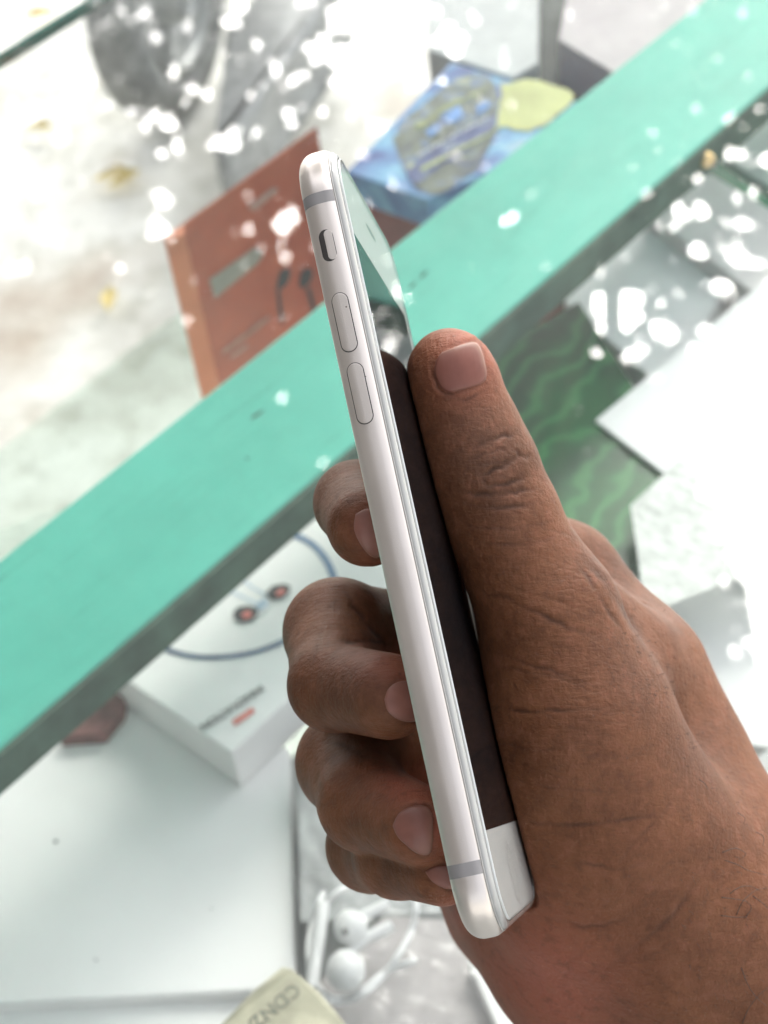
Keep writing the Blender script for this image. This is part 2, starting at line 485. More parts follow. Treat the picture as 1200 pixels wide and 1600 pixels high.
def ring_part(name, R, prof, mat, wax, root):
    """turn a profile of (radius offset, axial offset) round the wheel axis"""
    ax = Vector(wax).normalized(); e1 = UP; e2 = ax.cross(e1).normalized(); n = 64; m = len(prof)
    V = [wc + (e1 * math.cos(2 * math.pi * k / n) + e2 * math.sin(2 * math.pi * k / n)) * (R + p) + ax * q for k in range(n) for p, q in prof]
    Fc = [(k * m + j, k * m + (j + 1) % m, ((k + 1) % n) * m + (j + 1) % m, ((k + 1) % n) * m + j) for k in range(n) for j in range(m)]
    o = mesh_obj(name, V, Fc, mat, None, True); under(o, root)


wax = (RD * 0.42 - QD * 0.90)
ring_part('tyre', 0.135, [(0.035 * math.cos(t), 0.04 * math.sin(t)) for t in np.linspace(0, 2 * math.pi, 17)[:-1]], M_rub, wax, wh)
ring_part('rim', 0.098, [(0.010 * math.cos(t), 0.036 * math.sin(t)) for t in np.linspace(0, 2 * math.pi, 13)[:-1]], M_alloy, wax, wh)
ring_part('hub', 0.03, [(0.012 * math.cos(t), 0.05 * math.sin(t)) for t in np.linspace(0, 2 * math.pi, 9)[:-1]], M_alloy, wax, wh)
for k in range(5):
    t = 2 * math.pi * k / 5 + 0.4; ax = wax.normalized(); e2 = ax.cross(UP).normalized(); d = UP * math.cos(t) + e2 * math.sin(t)
    tube('spoke', [wc + d * 0.035, wc + d * 0.092], [0.013, 0.01], M_alloy, wh, 8)
M_body = surf('grey_scooter_plastic', (0.27, 0.28, 0.28), 0.5, var=0.2)
bpts = [(345, 40), (420, -30), (520, -120), (560, -60), (470, 40), (410, 150), (350, 235), (325, 220), (345, 130)]
prism('body_panel', [at(x, y, GZ + 0.17) for x, y in bpts], 0.10, M_body, wh, 0.02, True)
prism('stand', [at(x, y, GZ + 0.08) for x, y in ((380, 60), (420, 20), (430, 60), (390, 100))], 0.078, M_body, wh, 0.008)
# fallen yellow leaves on the concrete
M_leafy = surf('yellow_leaf', (0.72, 0.58, 0.22), 0.6, var=0.2, scale=40)
LEAF_L = ('yellow fallen leaf on the concrete left of the orange box', 'yellow fallen leaf beside the scooter tyre', 'yellow fallen leaf beyond the edge of the glass',
          'pale fallen leaf on the concrete at the left edge', 'small ochre fallen leaf on the concrete nearest the rail', 'ochre fallen leaf overlapping another, left of the orange box')
for k, (x, y) in enumerate(((195, 282), (168, 112), (62, 24), (60, 200), (172, 468), (178, 276))):
    c = at(x, y, GZ + 0.012); a = rng.uniform(0, 6.28); L, W_ = rng.uniform(0.018, 0.03), rng.uniform(0.008, 0.013)
    d = Vector((math.cos(a), math.sin(a), 0)); nn = Vector((-d.y, d.x, 0))
    V = [c - d * L, c - d * L * 0.3 + nn * W_ + UP * 0.008, c + d * L * 0.4 + nn * W_ * 0.8 + UP * 0.006, c + d * L + UP * 0.004, c + d * L * 0.4 - nn * W_ * 0.8 + UP * 0.005, c - d * L * 0.3 - nn * W_ + UP * 0.01, c]
    o = mesh_obj('fallen_leaf', V, [(0, 1, 6), (1, 2, 6), (2, 3, 6), (3, 4, 6), (4, 5, 6), (5, 0, 6)], M_leafy)
    tag(o, LEAF_L[k], 'leaf', 'fallen leaves on the concrete')

# white earphone box below the rail
M_wbox = surf('white_card', (0.90, 0.89, 0.875), 0.45, var=0.03, scale=30)
wz = -0.098
c0, c1, c2 = at(196, 1062, wz), at(362, 1176, wz), at(474, 1106, wz)
L1 = c2 - c1; L1n = RD.copy()
p_a, p_b = c0 + RD * 0.14, c1 + RD * 0.14
wb = thing('earphone_box', 'flat white earphone box with a printed blue cable ring, below the rail', 'box', (c0 + c1) / 2 - UP * 0.024)
prism('carton', [c0 + (c0 - c1) * 0.8, c1, p_b, p_a + (c0 - c1) * 0.8], 0.0235, M_wbox, wb, 0.0007)
M_cab = surf('blue_cable_print', (0.10, 0.20, 0.36), 0.5, var=0.2)
M_cabd = surf('slate_cable_print', (0.06, 0.12, 0.22), 0.5, var=0.2)
M_red = surf('red_print', (0.75, 0.20, 0.16), 0.5, var=0.1)
M_ltb = surf('light_blue_print', (0.45, 0.58, 0.72), 0.5, var=0.1)


def flat_strip(name, pts, wd, mat, root, z):
    P = [at(x, y, z) for x, y in spline([np.array(p, float) for p in pts], 8) for _ in (0,)]
    V = []
    for i, p in enumerate(P):
        d = (P[min(i + 1, len(P) - 1)] - P[max(i - 1, 0)]).normalized(); nn = Vector((-d.y, d.x, 0))
        V += [p + nn * wd, p - nn * wd]
    Fc = [(2 * i, 2 * i + 1, 2 * i + 3, 2 * i + 2) for i in range(len(P) - 1)]
    o = mesh_obj(name, V, Fc, mat); under(o, root)


zz = wz + 0.0004
flat_strip('printed_cable', [(440, 832), (475, 842), (500, 862), (518, 892), (524, 925), (515, 960), (480, 990)], 0.0014, M_cab, wb, zz)
flat_strip('printed_cable', [(225, 990), (255, 1012), (300, 1025), (350, 1026), (400, 1018), (445, 1000), (480, 975)], 0.0012, M_cabd, wb, zz)
flat_strip('printed_cable', [(355, 922), (385, 935), (410, 948)], 0.0004, M_ltb, wb, zz)
flat_strip('printed_cable', [(375, 902), (395, 918), (420, 932)], 0.0004, M_ltb, wb, zz)


def wpoly(name, pts, mat, lift=0.0004):
    o = mesh_obj(name, [at(x, y, wz + lift) for x, y in pts], [tuple(range(len(pts)))], mat); under(o, wb)


wpoly('printed_earbud', [(364, 957), (372, 948), (388, 946), (402, 950), (404, 960), (394, 970), (376, 973), (366, 968)], M_blk, 0.0008)
wpoly('printed_earbud', [(416, 925), (426, 915), (444, 912), (454, 916), (452, 926), (440, 936), (424, 938), (417, 932)], M_blk, 0.0008)
wpoly('printed_tip', [(376, 960), (388, 953), (395, 960), (384, 968)], M_red, 0.0012)
wpoly('printed_tip', [(430, 926), (441, 919), (447, 924), (436, 932)], M_red, 0.0012)
wpoly('printed_plug', [(398, 944), (412, 934), (420, 945), (404, 954)], M_ltb, 0.0010)
tx = (at(332, 1141, wz) - at(412, 1088, wz))          # the box is turned away, its print upside down
text_mesh('lettering', 'INNOVATION', 0.0047, at(408, 1071, wz + 0.0003), tx, -QD, M_blk, wb)
wpoly('red_badge', [(362, 1126), (394, 1105), (399, 1112), (367, 1134)], M_red, 0.0006)

# red and olive scrap tucked beside it
M_rs = surf('dull_red_card', (0.20, 0.085, 0.072), 0.6, var=0.3, scale=120)
o = prism('red_carton', [at(90, 1150, -0.115), at(160, 1145, -0.115), at(190, 1110, -0.115), at(200, 1060, -0.115), at(150, 1020, -0.115)], 0.02, M_rs, None, 0.0006)
tag(o, 'small dull red carton corner tucked between rail and white earphone box', 'box')

# big white lid lying at the lower left
M_lid = surf('white_lid_card', (0.90, 0.895, 0.88), 0.4, var=0.03, scale=16)
lz = -0.1222
ld = thing('white_box_lid', 'large plain white box lid lying flat at the lower left', 'box', at(200, 1400, SH))
prism('lid', [at(-330, 1190, lz), at(60, 980, lz), at(452, 1170, lz), at(462, 1545, lz), at(-60, 1572, lz)], 0.0128, M_lid, ld, 0.0012)
prism('tray', [at(-120, 1560, lz - 0.006), at(458, 1530, lz - 0.006), at(480, 1640, lz - 0.006), at(-60, 1680, lz - 0.006)], 0.0068, M_lid, ld, 0.0012)

for (x, y, r) in ((87, 1315, 0.0009), (150, 1500, 0.0005), (330, 1420, 0.0004)):
    c = at(x, y, lz + 0.0003); V = [c + Vector((math.cos(t) * r * (1 + 0.3 * math.sin(3 * t)), math.sin(t) * r, 0)) for t in np.linspace(0, 6.28, 9)[:-1]]
    o = mesh_obj('speck', V, [tuple(range(8))], M_blk); under(o, ld)
# paper slip with stamped letters close under the glass
M_slip = surf('yellowed_paper', (0.50, 0.48, 0.355), 0.7, var=0.12, scale=120, bump=0.2)
M_ink = surf('grey_ink', (0.13, 0.14, 0.11), 0.7, var=0.3, scale=300)
slz = -0.03
sl = thing('paper_slip', 'yellowed paper slip stamped CDN2 at the bottom edge', 'paper', at(440, 1570, slz - 0.01))
pts = [(441, 1511), (455, 1514), (500, 1552), (560, 1625), (480, 1720), (300, 1660), (345, 1601), (400, 1545)]
cc = [at(x, y, slz + 0.004 * math.sin((x - 300) / 60)) for x, y in pts]
prism('sheet', cc, 0.0006, M_slip, sl)
dirn = at(405, 1597, slz) - at(462, 1549, slz)
text_mesh('lettering', 'CDN2/', 0.0062, at(459, 1536, slz + 0.0046), dirn, UP.cross(dirn), M_ink, sl)
card = prism('white_card_box', [at(345, 1655, slz - 0.009), at(442, 1545, slz - 0.009), at(530, 1625, slz - 0.009), at(470, 1740, slz - 0.009)], 0.09, M_dk, None, 0.001)
tag(card, 'dark carton under the stamped paper slip at the bottom edge', 'box'); card.name = 'dark_carton'

# bag with white earphones
M_bud = surf('white_plastic', (0.80, 0.80, 0.80), 0.3, var=0.02)
M_mesh = surf('grey_mesh', (0.12, 0.12, 0.12), 0.6, var=0.2)
ez = -0.085
ep = thing('earphones', 'white wired earphones coiled inside the clear plastic bag', 'earphones', at(540, 1480, -0.12))
for pts, r in (([(505, 1412), (500, 1460), (492, 1512), (488, 1545)], 0.0022), ([(545, 1478), (580, 1462), (612, 1446)], 0.0021), ([(548, 1440), (580, 1425), (606, 1412)], 0.0020), ([(534, 1500), (560, 1475), (600, 1452)], 0.0018)):
    tube('stem', [at(x, y, ez) for x, y in spline([np.array(p, float) for p in pts], 6)], r, M_bud, ep)
for (x, y, r) in ((540, 1518, 0.0066), (548, 1450, 0.0058)):
    bm = bmesh.new(); bmesh.ops.create_uvsphere(bm, u_segments=24, v_segments=14, radius=r)
    for v in bm.verts:
        if v.co.y > 0: v.co.y *= 1.15
    o = bm_obj('earbud', bm, M_bud, smooth=True); o.location = at(x, y, ez + 0.003); under(o, ep)
bm = bmesh.new(); bmesh.ops.create_uvsphere(bm, u_segments=12, v_segments=8, radius=0.0014)
o = bm_obj('mesh_port', bm, M_mesh, smooth=True); o.location = at(540, 1455, ez + 0.0072); under(o, ep)
loop = [(505, 1395), (488, 1440), (482, 1500), (492, 1550), (530, 1566), (575, 1548), (610, 1510), (640, 1460), (650, 1410), (620, 1385), (570, 1380), (520, 1400), (492, 1455), (489, 1520), (515, 1558), (560, 1552), (600, 1520), (650, 1500)]
tube('cable', [at(x, y, ez - 0.004 + 0.002 * math.sin(i * 0.7)) for i, (x, y) in enumerate(spline([np.array(p, float) for p in loop], 6))], 0.0011, M_bud, ep, 8)
M_film = thin_glass('bag_film', (0.95, 0.955, 0.955), rough=0.15, bump=0.05, bscale=40, gain=0.6, milk=0.07)


def crumpled(name, pts, z, amp, seed, mat, n=46):
    """a crumpled sheet over a quad of view points"""
    q = [at(x, y, z) for x, y in pts]; V = []; rs = np.random.default_rng(seed)
    ph_ = rs.uniform(0, 6.28, 14); fr_ = rs.uniform(3, 22, (14, 2)) * rs.choice([-1, 1], (14, 2))
    for i in range(n + 1):
        for j in range(n + 1):
            u_, v_ = i / n, j / n
            p = q[0] * (1 - u_) * (1 - v_) + q[1] * u_ * (1 - v_) + q[2] * u_ * v_ + q[3] * (1 - u_) * v_
            h = sum(abs(math.sin(fr_[k][0] * u_ + fr_[k][1] * v_ + ph_[k])) / (1 + 0.25 * k) for k in range(14)) / 5 - 0.7
            e = min(u_, v_, 1 - u_, 1 - v_) * 5; e = min(1, e)
            V.append(p + UP * (amp * h * e))
    Fc = [(i * (n + 1) + j, (i + 1) * (n + 1) + j, (i + 1) * (n + 1) + j + 1, i * (n + 1) + j + 1) for i in range(n) for j in range(n)]
    return mesh_obj(name, V, Fc, mat)


bag = crumpled('plastic_bag', [(455, 1370), (640, 1330), (900, 1560), (560, 1680)], -0.070, 0.0028, 3, M_film)
tag(bag, 'crumpled clear plastic bag holding the white earphones', 'bag')
M_silver = surf('silver_grey_foil', (0.38, 0.39, 0.385), 0.6, metal=0.0, var=0.3, scale=45)
fo = crumpled('foil_pouch', [(466, 1190), (640, 1150), (800, 1420), (470, 1440)], -0.110, 0.003, 8, M_silver)
tag(fo, 'crinkled silver grey pouch between white lid and fingers', 'pouch')
M_pk = surf('pale_pink_card', (0.42, 0.385, 0.38), 0.5, var=0.15, scale=40)
o = prism('pink_card', [at(470, 1560, -0.108), at(600, 1430, -0.108), at(760, 1440, -0.108), at(800, 1640, -0.108), at(500, 1680, -0.108)], 0.0265, M_pk, None, 0.0008)
tag(o, 'pale pink card under the bag of white earphones', 'card')
o = prism('white_sleeve', [at(730, 1500, -0.10), at(790, 1480, -0.10), at(920, 1640, -0.10), at(800, 1660, -0.10)], 0.03, M_wbox, None, 0.0008)
tag(o, 'white card sleeve just left of the wrist', 'card')

# green packet right of the thumb


def green_mat():
    m, t, out = new_mat('green_striped_foil')
    p = N(t, 'ShaderNodeBsdfPrincipled', Roughness=0.3)
    v = coords(t, 1.0)
    wv_ = N(t, 'ShaderNodeTexWave', Scale=20, Distortion=11.0, Detail=3.0); wv_.inputs['Detail Scale'].default_value = 1.2
    mp = N(t, 'ShaderNodeMapping'); mp.inputs['Rotation'].default_value = (0, 0, 0.75); t.links.new(v, mp.inputs[0]); t.links.new(mp.outputs[0], wv_.inputs[0])
    st = ramp(t, wv_.outputs['Fac'], [(0.15, (0.006, 0.018, 0.012)), (0.45, (0.014, 0.05, 0.028)), (0.75, (0.026, 0.105, 0.045)), (1.0, (0.07, 0.24, 0.085))])
    n1 = N(t, 'ShaderNodeTexNoise', Scale=13, Detail=3); t.links.new(v, n1.inputs[0])
    k = ramp(t, n1.outputs[0], [(0.42, (0.006, 0.02, 0.013)), (0.60, (0.03, 0.18, 0.05))])
    mx = N(t, 'ShaderNodeMix', data_type='RGBA'); mx.inputs[0].default_value = 0.55
    t.links.new(st, mx.inputs[6]); t.links.new(k, mx.inputs[7]); t.links.new(mx.outputs[2], p.inputs['Base Color'])
    t.links.new(p.outputs[0], out.inputs[0]); return m


gz_ = -0.075
gp = thing('green_packet', 'dark green striped packet lying right of the thumb', 'packet', at(900, 700, SH))
prism('packet', [at(745, 560, gz_), at(905, 470, gz_), at(1075, 730, gz_), at(1000, 850, gz_), at(985, 905, gz_), at(760, 790, gz_)], 0.05, green_mat(), gp, 0.001)
M_seal = surf('clear_grey_seal', (0.38, 0.42, 0.40), 0.3, var=0.1)
prism('seal_strip', [at(770, 780, gz_ + 0.001), at(870, 818, gz_ + 0.001), at(985, 895, gz_ + 0.001), at(1000, 925, gz_ + 0.001), at(880, 880, gz_ + 0.001), at(760, 820, gz_ + 0.001)], 0.003, M_seal, gp)
M_paper = surf('white_paper', (0.80, 0.81, 0.80), 0.6, var=0.02, scale=20, bump=0.1)
pz = -0.0722
o = prism('white_sheet', [at(930, 656, pz), at(1210, 425, pz), at(1420, 640, pz), at(1320, 960, pz)], 0.0022, M_paper, None, 0.0006)
tag(o, 'bright white card sheet lying over the green packet at right', 'card')
ti = crumpled('crumpled_tissue', [(985, 790), (1060, 720), (1260, 860), (1010, 960)], -0.062, 0.0009, 5, surf('tissue_paper', (0.68, 0.71, 0.67), 0.8, var=0.14, scale=140, bump=0.6, bscale=300))
tag(ti, 'crumpled pale tissue beside the green packet, below the white sheet', 'tissue')
o = prism('white_carton', [at(990, 900, -0.09), at(1230, 830, -0.09), at(1400, 1200, -0.09), at(1080, 1150, -0.09)], 0.0445, M_paper, None, 0.0008)
tag(o, 'white carton right of the index knuckle, dappled by mirrored leaves', 'box')
o = prism('grey_carton', [at(1240, 1130, -0.07), at(1165, 1190, -0.07), at(1150, 1270, -0.07), at(1260, 1330, -0.07), at(1330, 1200, -0.07)], 0.064, surf('light_grey_card', (0.42, 0.43, 0.42), 0.5, var=0.08), None, 0.003)
tag(o, 'light grey carton at the right edge beside the wrist', 'box')
# pale cartons up the near side of the rail
o = prism('grey_sheet_box', [at(880, 470, -0.085), at(1002, 350, -0.085), at(1140, 440, -0.085), at(1040, 610, -0.085)], 0.0495, surf('cool_grey_card', (0.78, 0.78, 0.78), 0.5, var=0.05), None, 0.001)
tag(o, 'cool grey flat box between the rail and the white sheet', 'box')
o = prism('warm_grey_box', [at(1010, 330, -0.075), at(1082, 253, -0.075), at(1260, 360, -0.075), at(1180, 460, -0.075)], 0.0595, surf('warm_grey_card', (0.66, 0.64, 0.63), 0.5, var=0.06), None, 0.001)
tag(o, 'warm grey flat box under the rail near the brass screw', 'box')
o = prism('green_card', [at(1088, 255, -0.078), at(1110, 244, -0.078), at(1290, 370, -0.078), at(1270, 395, -0.078)], 0.0565, surf('green_card', (0.04, 0.22, 0.11), 0.4, var=0.1), None, 0.0006)
tag(o, 'thin dark green card edge at the upper right beside the warm grey box', 'card')
o = prism('mint_grey_box', [at(1118, 240, -0.08), at(1205, 160, -0.08), at(1330, 260, -0.08), at(1290, 350, -0.08)], 0.0545, surf('mint_grey_card', (0.40, 0.46, 0.43), 0.5, var=0.06), None, 0.001)
tag(o, 'pale mint grey box in the upper right corner under the rail', 'box')
# clear tape lifting along the street side of the rail
tp = crumpled('clear_tape', [(-60, 850), (225, 745), (150, 790), (-60, 905)], -0.012, 0.002, 9, thin_glass('tape_film', (0.86, 0.93, 0.90), rough=0.1, gain=1.5), 16)
tag(tp, 'strip of clear tape along the street side of the rail at left', 'tape')

# ------------------------------------------------------------------ the tree over the stall, seen mirrored in the glass
M_leaf = surf('tree_leaf', (0.035, 0.06, 0.03), 0.55, var=0.4, scale=3)
M_bark = surf('bark', (0.10, 0.085, 0.07), 0.9, var=0.4, scale=20, bump=0.5, bscale=30)


def mirror_at(px, py, h):
    """point at height h that this place of the glass mirrors"""
    g = np.array(at(px, py, 0)); d = ray(px, py); r = np.array([d[0], d[1], -d[2]])
    return g + r * (h / r[2])


tr = thing('street_tree', 'leafy street tree spreading over the stall, mirrored in the glass', 'tree', (0.4, 6.2, GZ))
LV, LF = [], []
rl = np.random.default_rng(21)


def leaf(c, size):
    a, b = rl.normal(size=3), rl.normal(size=3); a[2] *= 0.5; b[2] *= 0.5
    a /= np.linalg.norm(a); b -= a * a.dot(b); b /= np.linalg.norm(b)
    nn = np.cross(a, b); L, W_ = size, size * rl.uniform(0.32, 0.5); i = len(LV)
    LV.extend([c - a * L, c - a * L * 0.2 + b * W_ + nn * W_ * 0.2, c + a * L * 0.5 + b * W_ * 0.7 + nn * W_ * 0.15, c + a * L, c + a * L * 0.5 - b * W_ * 0.7 + nn * W_ * 0.15, c - a * L * 0.2 - b * W_ + nn * W_ * 0.2])
    LF.extend([(i, i + 1, i + 2, i + 3), (i, i + 3, i + 4, i + 5)])


def opening(px, py):
    """how open the crown is towards the sun, seen in the glass"""
    g = lambda x, y, sx, sy: math.exp(-(((px - x) / sx) ** 2 + ((py - y) / sy) ** 2))
    d = 2.2 * g(1400, 850, 285, 420) + 0.45 * g(-60, 330, 170, 260) + 0.35 * g(520, -40, 120, 110)
    return d - 0.95 * g(1085, 960, 55, 85)


GAPS = [(215, 20, 9), (155, 35, 8), (190, 15, 10), (245, 60, 13), (230, 20, 9), (275, 108, 7), (165, 160, 6), (200, 175, 7), (232, 190, 7), (243, 172, 7),
        (272, 194, 9), (195, 210, 6), (228, 206, 7), (342, 222, 16), (366, 223, 12), (245, 310, 14), (262, 306, 8), (130, 130, 22), (100, 205, 16), (112, 155, 10),
        (240, 358, 14), (262, 360, 12), (440, 352, 20), (456, 332, 11), (408, 385, 7), (300, 502, 7), (310, 380, 7), (470, 470, 5), (475, 412, 5), (450, 400, 7), (383, 308, 5),
        (540, 25, 26), (580, 62, 22), (500, 78, 18), (462, 122, 12), (560, 92, 16), (604, 22, 20), (525, 85, 14), (430, 95, 10), (590, 192, 10), (572, 235, 6), (475, 165, 8), (620, 60, 9),
        (700, 45, 7), (720, 60, 5), (738, 28, 5), (690, 60, 4), (640, 140, 4), (330, 120, 5), (356, 32, 6), (60, 300, 18), (30, 420, 22), (90, 380, 14), (120, 260, 12), (50, 180, 14), (20, 250, 14),
        (878, 252, 6), (850, 285, 9), (868, 284, 7), (835, 300, 5), (752, 370, 8), (745, 428, 6), (765, 422, 6), (812, 330, 5), (790, 312, 6), (845, 345, 5), (690, 478, 4), (636, 468, 5), (515, 714, 6), (500, 620, 4), (434, 618, 4), (480, 540, 5),
        (960, 462, 26), (932, 478, 18), (985, 495, 22), (1030, 512, 16), (948, 508, 14), (905, 430, 7), (932, 425, 9), (1098, 325, 14), (1062, 345, 12), (1085, 392, 18), (1135, 352, 13), (1180, 298, 12), (1040, 470, 9),
        (850, 506, 7), (1058, 520, 11), (880, 590, 6), (935, 552, 8), (905, 560, 5), (1000, 545, 12), (975, 560, 8), (1010, 300, 5), (1170, 200, 5), (1140, 180, 5), (1185, 165, 5), (1060, 250, 4), (1020, 585, 9), (1120, 440, 16), (1160, 400, 18),
        (1090, 900, 9), (1060, 935, 7), (1110, 940, 8), (1080, 985, 7), (1120, 990, 8), (1050, 970, 6), (1095, 1030, 8), (1130, 905, 9), (1040, 905, 8)]
for cx, cy, sx, sy, n_ in ((420, 130, 230, 120, 34), (150, 280, 130, 150, 16), (1010, 470, 130, 110, 30), (820, 330, 110, 90, 12), (640, 60, 160, 60, 12), (1120, 300, 70, 80, 10), (420, 400, 110, 70, 8)):
    for _ in range(n_): GAPS.append((rl.normal(cx, sx * 0.7), rl.normal(cy, sy * 0.7), rl.uniform(1, 7)))
GX = np.array(GAPS)
for cx, cy, rr_ in ((965, 485, 75), (545, 50, 80)):
    GX[:, 2] *= np.where(np.hypot(GX[:, 0] - cx, GX[:, 1] - cy) < rr_, 1.6, 1.0)
k = 0
tufts = [mirror_at(rl.uniform(-150, 1000), rl.uniform(-150, 1750), 4.4) for _ in range(12)]
while k < 82000:
    px, py = rl.uniform(-240, 1440), rl.uniform(-240, 1840); k += 1
    if rl.uniform() < opening(px, py): continue
    if (np.hypot(GX[:, 0] - px, GX[:, 1] - py) < GX[:, 2] * 0.48 + 8).any(): continue
    leaf(mirror_at(px, py, rl.uniform(4.25, 4.6)), rl.uniform(0.052, 0.078))
crown = mesh_obj('crown', LV, LF, M_leaf); under(crown, tr)
base = Vector((0.4, 6.2, GZ)); fork = Vector((0.5, 5.9, 3.6))
tube('trunk', [base, base + Vector((0.05, -0.1, 1.5)), fork], [0.22, 0.17, 0.14], M_bark, tr, 14)
for c in tufts:
    c = Vector(c) + Vector((0, 0, 0.1)); m_ = (fork + c) / 2 + Vector((0, 0, 0.5))
    tube('limb', [fork, m_, c], [0.06, 0.022, 0.006], M_bark, tr, 8)

# ------------------------------------------------------------------ unseen blocker, added left of the counter to darken the hand
M_block = surf('dull_blocker', (0.16, 0.155, 0.15), 0.7, var=0.25, scale=6)
rf = thing('shade_blocker', 'unseen shade blocker, top and side, added left of the counter', 'blocker', (-1.6, -0.2, GZ))
slab('blocker_top', (-3.2, -2.6, 0.95), (2.45, 0, 0.12), (0, 4.4, 0.15), (0, 0, 0.02), M_block, rf)
slab('blocker_top', (-0.75, -2.6, 1.075), (0.55, 0, 0.03), (0, 2.75, 0.10), (0, 0, 0.02), M_block, rf)
slab('blocker_side', (-1.25, -2.6, GZ + 0.01), (0.03, 0, 0), (0, 4.3, 0), (0, 0, 1.93), M_block, rf)
for y in (-2.3, 1.5): slab('blocker_post', (-0.95, y, GZ + 0.01), (0.06, 0, 0), (0, 0.06, 0), (0, 0, 1.95), M_bark, rf)

# ------------------------------------------------------------------ the phone (millimetres in its own axes: a up its length, b across, c through)
PO = np.array([12.36059, 69.09608, 278.71009])
PU = np.array([-0.20960059, -0.96200639, 0.17496084]); PU /= np.linalg.norm(PU)
PV = np.array([0.1647544, 0.14163, 0.97611318]); PV -= PU * PU.dot(PV); PV /= np.linalg.norm(PV)
PN = np.cross(PU, PV); PN = PN if PN[0] > 0 else -PN
PL, PW, PT, PR = 138.3, 67.1, 7.1, 10.5


def ph(a, b, c):
    return cw(PO + a * PU + b * PV + c * PN)


def rr_ring(inset, c, nc=14):
    """rounded rectangle outline, set in by inset, at height c"""
    r = max(PR - inset, 0.6); out = []
    for ca, cb, t0 in ((PL - PR, PW - PR, 0), (PR, PW - PR, 90), (PR, PR, 180), (PL - PR, PR, 270)):
        for k in range(nc + 1):
            # t measured so that the outline runs round once
            t = math.radians(t0 + 90 * k / nc)
            out.append((ca + r * math.cos(t), cb + r * math.sin(t), c))
    return out


def loft(name, rings, mat, root, cap0=True, cap1=True, smooth=True):
    n = len(rings[0]); V, Fc = [], []
    for rg in rings: V += [ph(*p) for p in rg]
    for i in range(len(rings) - 1):
        for k in range(n):
            Fc.append((i * n + k, i * n + (k + 1) % n, (i + 1) * n + (k + 1) % n, (i + 1) * n + k))
    if cap0: Fc.append(tuple(range(n))[::-1])
    if cap1: Fc.append(tuple((len(rings) - 1) * n + k for k in range(n)))
    o = mesh_obj(name, V, Fc, mat, None, smooth)
    if smooth:
        caps = [f for f in o.data.polygons if len(f.vertices) > 4]
        for f in caps: f.use_smooth = False
    under(o, root); return o


def side_inset(c):
    """how far the rounded side of the body draws in at height c"""
    r = 3.1
    if c < r: return r - math.sqrt(max(r * r - (r - c) ** 2, 0)) if c > 0 else r
    if c > 4.3: return 0.55 * ((c - 4.3) / 1.5) ** 2
    return 0.0


def alu_mat():
    m, t, out = new_mat('silver_aluminium')
    p = N(t, 'ShaderNodeBsdfPrincipled', Roughness=0.32, Metallic=0.7)
    v = coords(t)
    nz = N(t, 'ShaderNodeTexNoise', Scale=90, Detail=4); t.links.new(v, nz.inputs[0])
    base = ramp(t, nz.outputs[0], [(0.3, (0.61, 0.555, 0.515)), (0.7, (0.66, 0.605, 0.565))])
    # tiny dark nicks
    vo = N(t, 'ShaderNodeTexVoronoi', Scale=170); t.links.new(v, vo.inputs[0])
    sp = N(t, 'ShaderNodeMath', operation='LESS_THAN'); sp.inputs[1].default_value = 0.028
    t.links.new(vo.outputs['Distance'], sp.inputs[0])
    mx = N(t, 'ShaderNodeMix', data_type='RGBA'); t.links.new(sp.outputs[0], mx.inputs[0])
    t.links.new(base, mx.inputs[6]); mx.inputs[7].default_value = (0.16, 0.13, 0.11, 1)
    t.links.new(mx.outputs[2], p.inputs['Base Color'])
    n2 = N(t, 'ShaderNodeTexNoise', Scale=5200, Detail=2); t.links.new(v, n2.inputs[0])
    b_ = N(t, 'ShaderNodeBump', Strength=0.10, Distance=0.0002); t.links.new(n2.outputs[0], b_.inputs['Height'])
    t.links.new(b_.outputs[0], p.inputs['Normal'])
    t.links.new(p.outputs[0], out.inputs[0]); return m


M_alu = alu_mat()
M_band = surf('grey_antenna_plastic', (0.22, 0.21, 0.21), 0.45, var=0.03)
M_bezel = surf('white_front_glass', (0.33, 0.33, 0.32), 0.5, var=0.01, spec=0.0)
M_disp = surf('black_display_glass', (0.006, 0.006, 0.007), 0.5, var=0.02, spec=0.0)
M_gap = surf('dark_gap', (0.035, 0.03, 0.028), 0.6, var=0.05)
M_rim = surf('pale_rim', (0.36, 0.35, 0.335), 0.3, var=0.03, coat=0.6)
M_prot = thin_glass('clear_screen_film', (0.985, 0.99, 0.985), ior=1.52, gain=0.6)
M_protedge = surf('film_edge', (0.52, 0.53, 0.52), 0.2, var=0.02)
M_curve = surf('grey_curved_glass', (0.30, 0.30, 0.29), 0.12, var=0.03, coat=0.5)
M_home = surf('home_button_glass', (0.31, 0.31, 0.30), 0.5, var=0.01, spec=0.0)

phone = thing('smartphone', 'silver smartphone with white bezel held on edge in the hand, side buttons facing up', 'phone', Vector(ph(0, PW / 2, 0)))
rings = [rr_ring(3.1, 0.0)]
for k in range(1, 13):
    c = 3.1 * (1 - math.cos(math.radians(90 * k / 12))); rings.append(rr_ring(side_inset(c), c))
for c in (4.3, 4.8, 5.2, 5.55, 5.8): rings.append(rr_ring(side_inset(c), c))
rings.append(rr_ring(0.66, 5.82)); rings.append(rr_ring(0.68, 5.55))
body = loft('body', rings, M_alu, phone)
loft('seam', [rr_ring(0.72, 5.5), rr_ring(0.72, 5.86)], M_gap, phone, False, False)
gr = [rr_ring(0.74, 5.84), rr_ring(0.62, 5.88), rr_ring(0.60, 6.02)]
loft('gasket_rim', gr + [rr_ring(0.72, 6.10)], M_rim, phone, False, False)
fr = [rr_ring(0.78, 6.08), rr_ring(0.76, 6.2)]
for k in range(1, 8):
    t = math.radians(90 * k / 7)
    fr.append(rr_ring(0.76 + 1.5 * (1 - math.cos(t)), 6.2 + 0.9 * math.sin(t)))
